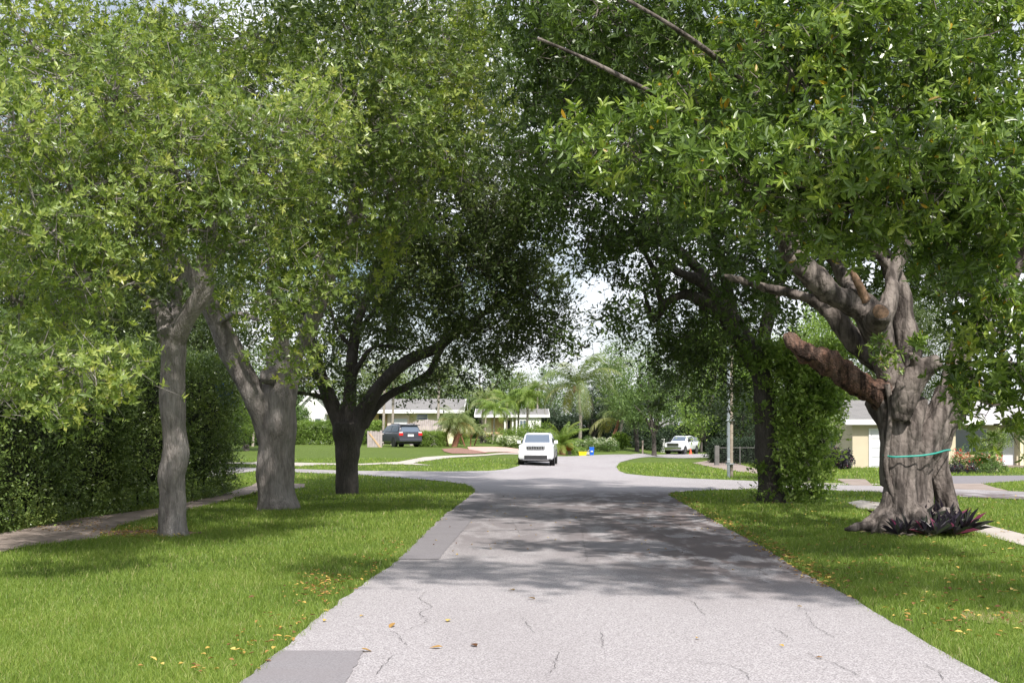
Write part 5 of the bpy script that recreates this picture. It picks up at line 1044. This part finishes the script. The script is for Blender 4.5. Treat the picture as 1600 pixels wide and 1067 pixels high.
def pillar():
    l = W(1034.5, 706.5); root = empty('letterbox_pillar', l, 0, 'white rendered letterbox pillar left of the pickup truck', 'pillar'); s = l[1]/2000
    MB().box(-3.4*s, 3.4*s, -.2, .25, -.1, 19.5*s, .02).build('shaft', 'white_paint', root); MB().box(-3.9*s, 3.9*s, -.25, .3, 19.5*s+.003, 21*s, .02).build('cap', 'white_paint', root); MB().box(-.12, .12, -.225, -.203, 17*s, 18.6*s).build('slot', 'dark_opening', root)
    l = G(1004, 112); root = empty('garden_post', l, 0, 'slim pale post standing in the shaded lawn', 'post'); MB().cyl((0, 0, -.1), (0, 0, 1.1), .07, .07, 12).build('shaft', 'concrete_old', root, True); MB().box(-.1, .1, -.1, .1, 1.102, 1.15, .015).build('cap', 'concrete_old', root)
pillar()
def bins():
    l = W(924.5, 710.8); s = l[1]/2000; root = empty('recycling_bin', l, 0, 'tall blue bin standing at the far road edge', 'bin')
    w = 3.6*s; h = 12.5*s; MB().loft([[(-k, -k, z), (k, -k, z), (k, k, z), (-k, k, z)] for k, z in ((w*.82, 0), (w, h*.92))]).bevel(.02).build('body', 'bin_blue', root); MB().box(-w*1.06, w*1.06, -w*1.06, w*1.06, h*.92+.003, h, .02).build('lid', 'bin_blue', root); MB().box(-w*.5, w*.5, -w-.03, -w*.98, h*.4, h*.55).build('label', 'plate', root)
    l = W(910, 711.5); root = empty('recycling_crate', l, .1, 'low yellow crate beside the blue bin', 'crate'); w = 6.2*s; h = 6*s
    MB().loft([[(-k, -k*.7, z), (k, -k*.7, z), (k, k*.7, z), (-k, k*.7, z)] for k, z in ((w*.86, 0), (w, h), (w*.93, h), (w*.82, .05))]).build('body', 'bin_yellow', root); MB().box(-w*1.05, w*1.05, -w*.75, -w*.72, h*.85, h*1.02).build('rim', 'bin_yellow', root)
    l = G(890, 97); root = empty('garden_pot', l, 0, 'round terracotta pot in the planting right of the white car', 'pot'); MB().loft([[Vector((math.cos(a)*r, math.sin(a)*r, z)) for a in np.arange(16)/16*6.283] for r, z in ((.15, .3), (.3, .45), (.33, .62), (.24, .8), (.27, .86), (.2, .86))]).build('bowl', 'terracotta', root, True)
    MB().box(-.12, .12, -.12, .12, -.1, .297, .01).build('plinth', 'concrete_old', root)
    l = G(1087, 127); l[2] = W(1080, 711)[2]
bins()
def cone():
    l = W(1079, 709.5); root = empty('traffic_cone', l, 0, 'small red cone beside the front wheel of the pickup truck', 'cone'); MB().cyl((0, 0, .04), (0, 0, .62), .16, .03, 14).build('body', 'cone_red', root, True); MB().box(-.22, .22, -.22, .22, 0, .038, .01).build('base', 'cone_red', root)
cone()
def tarp():
    rs = np.random.RandomState(8); p0 = P(303, 592, 47); V = []; n, m = 16, 6; root = None
    for j in range(m):
        for i in range(n): V.append((p0[0]+i*.09, p0[1]+j*.2+.1*math.sin(i), p0[2]-i*.012-j*.16+.05*math.sin(i*1.3+j)))
    F_ = [(j*n+i, j*n+i+1, (j+1)*n+i+1, (j+1)*n+i) for j in range(m-1) for i in range(n-1)]
    c = P(303, 592, 47); V = np.array(V)-c; o = npmesh('tarp', V, np.array(F_), 'tarp_blue', smooth=True); o.location = tuple(c); sd = o.modifiers.new('t', 'SOLIDIFY'); sd.thickness = .01
    tag(o, 'piece of bright blue tarp showing through leaves above the tall hedge', 'tarp')
tarp()

# ------------------------------------------------------------------ vehicles (local: forward is -y, x across)
def body_loft(mb, st):
    """st rows: y, zb, z1 (widest), z2 (shoulder/hood top), hw, hwt"""
    rings = []
    for y, zb, z1, z2, hw, ht in st:
        r = [(-hw*.9, zb), (-hw, zb+.12), (-hw*1.0, z1), (-ht-.04, z2-.05), (-ht+.04, z2), (0, z2+.025), (ht-.04, z2), (ht+.04, z2-.05), (hw, z1), (hw, zb+.12), (hw*.9, zb)]
        rings.append([(x, y, z) for x, z in r])
    mb.loft(rings); return mb
def cabin(mb, st):
    rings = []
    for y, zb, zt, hb, ht in st: rings.append([(-hb, y, zb), (-ht-.02, y, zt-.08), (-ht+.08, y, zt), (ht-.08, y, zt), (ht+.02, y, zt-.08), (hb, y, zb)])
    mb.loft(rings); return mb
def wheel(root, x, y, r, w_, side):
    t = MB(); t.cyl((x-w_/2, y, r), (x+w_/2, y, r), r, r, 24); o = t.bevel(.025).build('wheel', 'rubber', root, True); xo = x+side*(w_/2)
    h = MB(); h.cyl((xo-side*.01, y, r), (xo+side*.012, y, r), r*.66, r*.62, 20)
    for k in range(5): a = k*1.2566; h.box(min(xo, xo+side*.03), max(xo, xo+side*.03), y-.02+math.cos(a)*r*.3, y+.02+math.cos(a)*r*.3, r+math.sin(a)*r*.3-.09, r+math.sin(a)*r*.3+.09)
    h.build('rim', 'alloy', o); return o
def arch(root, x, y, r, side): MB().cyl((x-.0, y, r*1.02), (x+side*.03, y, r*1.02), r*1.18, r*1.18, 24).build('wheel_arch', 'plastic_black', root)
def suv():
    l = W(841, 725.3); s = 1.0; rz = R(-4.5); root = empty('white_suv', l, rz, 'white sport utility car driving towards the camera with its lights on', 'car')
    b = MB(); body_loft(b, [(-2.38, .42, .72, .92, .76, .66), (-2.28, .32, .8, 1.04, .93, .84), (-2.0, .3, .84, 1.1, .97, .9), (-1.3, .3, .84, 1.15, .98, .9), (-.95, .3, .84, 1.16, .97, .87), (1.9, .3, .86, 1.18, .97, .88), (2.25, .35, .86, 1.16, .95, .86), (2.4, .45, .8, 1.05, .88, .8)])
    cabin(b, [(-1.05, 1.12, 1.14+.06, .84, .78), (-.35, 1.12, 1.68, .88, .71), (.3, 1.12, 1.75, .89, .73), (1.4, 1.12, 1.73, .89, .72), (1.95, 1.12, 1.62, .87, .64), (2.3, 1.12, 1.22, .85, .7)]); b.build('body', 'car_white', root, True)
    MB().prism([(-.70, -1.0, 1.205), (.70, -1.0, 1.205), (.64, -.4, 1.635), (-.64, -.4, 1.635)], (0, -.02, .02)).build('windshield', 'window_glass', root)
    for s_ in (-1, 1):
        MB().prism([(s_*.868, -.75, 1.22), (s_*.70, -.3, 1.58), (s_*.71, 1.3, 1.62), (s_*.76, 2.0, 1.4), (s_*.885, 1.9, 1.22)], (s_*.02, 0, .01)).build('side_window', 'glass_dark', root)
        m = MB().box(min(s_*.92, s_*1.12), max(s_*.92, s_*1.12), -.72, -.6, 1.16, 1.34, .04).build('mirror', 'car_white', root, True); MB().box(min(s_*.94, s_*1.1), max(s_*.94, s_*1.1), -.6+.002, -.585, 1.18, 1.32).build('mirror_glass', 'glass_dark', m)
        hl = MB().prism([(s_*.5, -2.345, .93), (s_*.86, -2.26, .95), (s_*.86, -2.24, 1.02), (s_*.5, -2.33, 1.01)], (0, -.04, 0)).build('headlight', 'lamp_glass', root); MB().ball((s_*.74, -2.35, .975), .085, 2).build('bulb', 'lamp_lit', hl)
        MB().prism([(s_*.6, -2.38, .68), (s_*.84, -2.3, .7), (s_*.84, -2.3, .74), (s_*.62, -2.38, .72)], (0, -.02, 0)).build('fog_light', 'plastic_black', root)
        wheel(root, s_*.83, -1.45, .38, .25, s_); wheel(root, s_*.83, 1.45, .38, .25, s_); arch(root, s_*.955, -1.45, .38, s_); arch(root, s_*.955, 1.45, .38, s_)
    g = MB(); g.box(-.5, .5, -2.43, -2.40, .87, 1.04, .01); g = g.build('grille', 'chrome', root)
    for k in range(7): MB().box(-.43+k*.133-.04, -.43+k*.133+.04, -2.447, -2.432, .885, 1.025).build('grille_slot', 'plastic_black', g)
    MB().box(-.62, .62, -2.43, -2.3, .36, .56, .03).build('lower_intake', 'plastic_black', root); m = MB(); m.box(-.7, .7, -2.44, -2.32, .30, .345, .01); m.build('bumper_trim', 'chrome', root)
    MB().box(-.8, .8, -2.2, 2.2, .22, .32).build('underbody', 'plastic_black', root); MB().box(-.78, .78, -2.4, -2.335, 1.045, 1.062).build('hood_shadow', 'plastic_black', root)  # the thin dark box at the hood edge is a painted shadow line
    MB().box(-.84, .84, -2.36, 2.3, .28, .36, .02).build('lower_cladding', 'plastic_black', root)
    for s_ in (-1, 1): MB().tube([(s_*.6, -.1, 1.78), (s_*.6, 1.5, 1.77)], .02).build('roof_rail', 'plastic_black', root)
suv()
def pickup():
    l = W(1066, 709.2); root = empty('white_pickup', l, R(-27), 'white pickup truck with a covered bed parked beyond the lawn', 'truck')
    b = MB(); body_loft(b, [(-2.9, .55, .95, 1.18, .86, .78), (-2.75, .45, .98, 1.24, .98, .86), (-1.4, .42, 1.0, 1.3, 1.0, .9), (-1.1, .42, 1.0, 1.32, 1.0, .92), (2.8, .45, 1.0, 1.34, 1.0, .94), (2.9, .5, 1.0, 1.32, .97, .92)])
    cabin(b, [(-1.2, 1.28, 1.36, .88, .84), (-.55, 1.28, 1.86, .92, .74), (0, 1.28, 1.94, .93, .76), (1.0, 1.28, 1.94, .93, .76), (1.25, 1.28, 1.88, .92, .76)]); b.build('body', 'car_white', root, True)
    c = MB(); cabin(c, [(1.3, 1.33, 1.86, .9, .74), (2.6, 1.33, 1.84, .9, .74), (2.88, 1.33, 1.42, .88, .8)]); c = c.build('bed_cover', 'glass_dark', root)
    MB().prism([(-.74, -1.15, 1.39), (.74, -1.15, 1.39), (.64, -.6, 1.82), (-.64, -.6, 1.82)], (0, -.02, .02)).build('windshield', 'window_glass', root)
    for s_ in (-1, 1):
        MB().prism([(s_*.93, -.85, 1.38), (s_*.78, -.45, 1.8), (s_*.79, .2, 1.84), (s_*.935, .2, 1.38)], (s_*.02, 0, .01)).build('side_window', 'glass_dark', root); MB().prism([(s_*.935, .28, 1.38), (s_*.79, .28, 1.84), (s_*.79, .95, 1.84), (s_*.935, 1.05, 1.38)], (s_*.02, 0, .01)).build('side_window', 'glass_dark', root)
        m = MB().box(min(s_*.95, s_*1.2), max(s_*.95, s_*1.2), -.85, -.72, 1.32, 1.58, .03).build('mirror', 'plastic_black', root)
        MB().prism([(s_*.62, -2.9, 1.0), (s_*.92, -2.82, 1.0), (s_*.92, -2.8, 1.2), (s_*.62, -2.88, 1.2)], (0, -.04, 0)).build('headlight', 'lamp_glass', root)
        wheel(root, s_*.86, -1.85, .42, .27, s_); wheel(root, s_*.86, 1.8, .42, .27, s_); arch(root, s_*.985, -1.85, .42, s_); arch(root, s_*.985, 1.8, .42, s_)
        MB().box(min(s_*1.0, s_*1.02), max(s_*1.0, s_*1.02), .1, .28, 1.16, 1.2).build('door_handle', 'chrome', root)
    g = MB(); g.box(-.62, .62, -2.945, -2.905, .86, 1.2, .01); g = g.build('grille', 'plastic_black', root); MB().box(-.62, .62, -2.965, -2.948, 1.02, 1.07).build('grille_bar', 'chrome', g); MB().box(-.62, .62, -2.965, -2.948, .86, .89).build('grille_bar', 'chrome', g)
    MB().box(-.95, .95, -3.05, -2.86, .56, .8, .04).build('front_bumper', 'chrome', root); MB().box(-.85, .85, -2.7, 2.7, .34, .45).build('underbody', 'plastic_black', root)
pickup()
def van():
    l = W(622, 698.5); l = G(622, 93); root = empty('dark_van', l, R(180+27), 'dark blue-grey minivan parked on the driveway, seen from behind', 'van'); root.scale = (.95, .95, .95)
    b = MB(); body_loft(b, [(-2.5, .4, .7, .82, .78, .7), (-2.3, .32, .8, .95, .92, .8), (-1.5, .3, .85, 1.08, .98, .86), (-.9, .3, .88, 1.1, .98, .9), (2.1, .32, .9, 1.12, .98, .9), (2.45, .36, .9, 1.1, .94, .86), (2.52, .42, .85, 1.02, .9, .84)])
    cabin(b, [(-1.4, 1.05, 1.14, .86, .8), (-.4, 1.05, 1.62, .9, .7), (.4, 1.05, 1.72, .9, .72), (1.8, 1.05, 1.72, .9, .72), (2.2, 1.05, 1.64, .89, .7), (2.46, 1.05, 1.1, .86, .82)]); b.build('body', 'car_dark', root, True)
    MB().prism([(-.74, 2.475, 1.12), (.74, 2.475, 1.12), (.63, 2.25, 1.58), (-.63, 2.25, 1.58)], (0, .02, .01)).build('rear_window', 'window_glass', root)
    MB().prism([(-.74, -1.25, 1.2), (.74, -1.25, 1.2), (.64, -.5, 1.58), (-.64, -.5, 1.58)], (0, -.02, .02)).build('windshield', 'window_glass', root)
    for s_ in (-1, 1):
        MB().prism([(s_*.905, -.7, 1.16), (s_*.75, -.3, 1.58), (s_*.75, .8, 1.64), (s_*.905, .8, 1.16)], (s_*.02, 0, .01)).build('side_window', 'glass_dark', root); MB().prism([(s_*.905, .88, 1.16), (s_*.75, .88, 1.64), (s_*.74, 2.0, 1.6), (s_*.9, 2.2, 1.16)], (s_*.02, 0, .01)).build('side_window', 'glass_dark', root)
        t = MB().box(min(s_*.62, s_*.93), max(s_*.62, s_*.93), 2.42, 2.56, .86, 1.06, .02).build('tail_light', 'tail_red', root); MB().box(min(s_*.64, s_*.9), max(s_*.64, s_*.9), 2.4, 2.52, 1.063, 1.14, .01).build('reversing_lens', 'plate', t)
        MB().box(min(s_*.92, s_*1.1), max(s_*.92, s_*1.1), -.9, -.78, 1.08, 1.26, .03).build('mirror', 'car_dark', root)
        wheel(root, s_*.85, -1.55, .35, .23, s_); wheel(root, s_*.85, 1.5, .35, .23, s_); arch(root, s_*.965, -1.55, .35, s_); arch(root, s_*.965, 1.5, .35, s_)
        MB().tube([(s_*.62, .2, 1.76), (s_*.62, 1.8, 1.75)], .02).build('roof_rail', 'plastic_black', root)
    MB().box(-.24, .24, 2.515, 2.54, .8, .96).build('license_plate', 'plate', root); MB().box(-.9, .9, 2.4, 2.6, .42, .62, .04).build('rear_bumper', 'car_dark', root); MB().box(-.8, .8, 2.26, 2.42, 1.62, 1.68, .02).build('spoiler', 'plastic_black', root); MB().box(-.8, .8, -2.2, 2.3, .22, .32).build('underbody', 'plastic_black', root)
van()
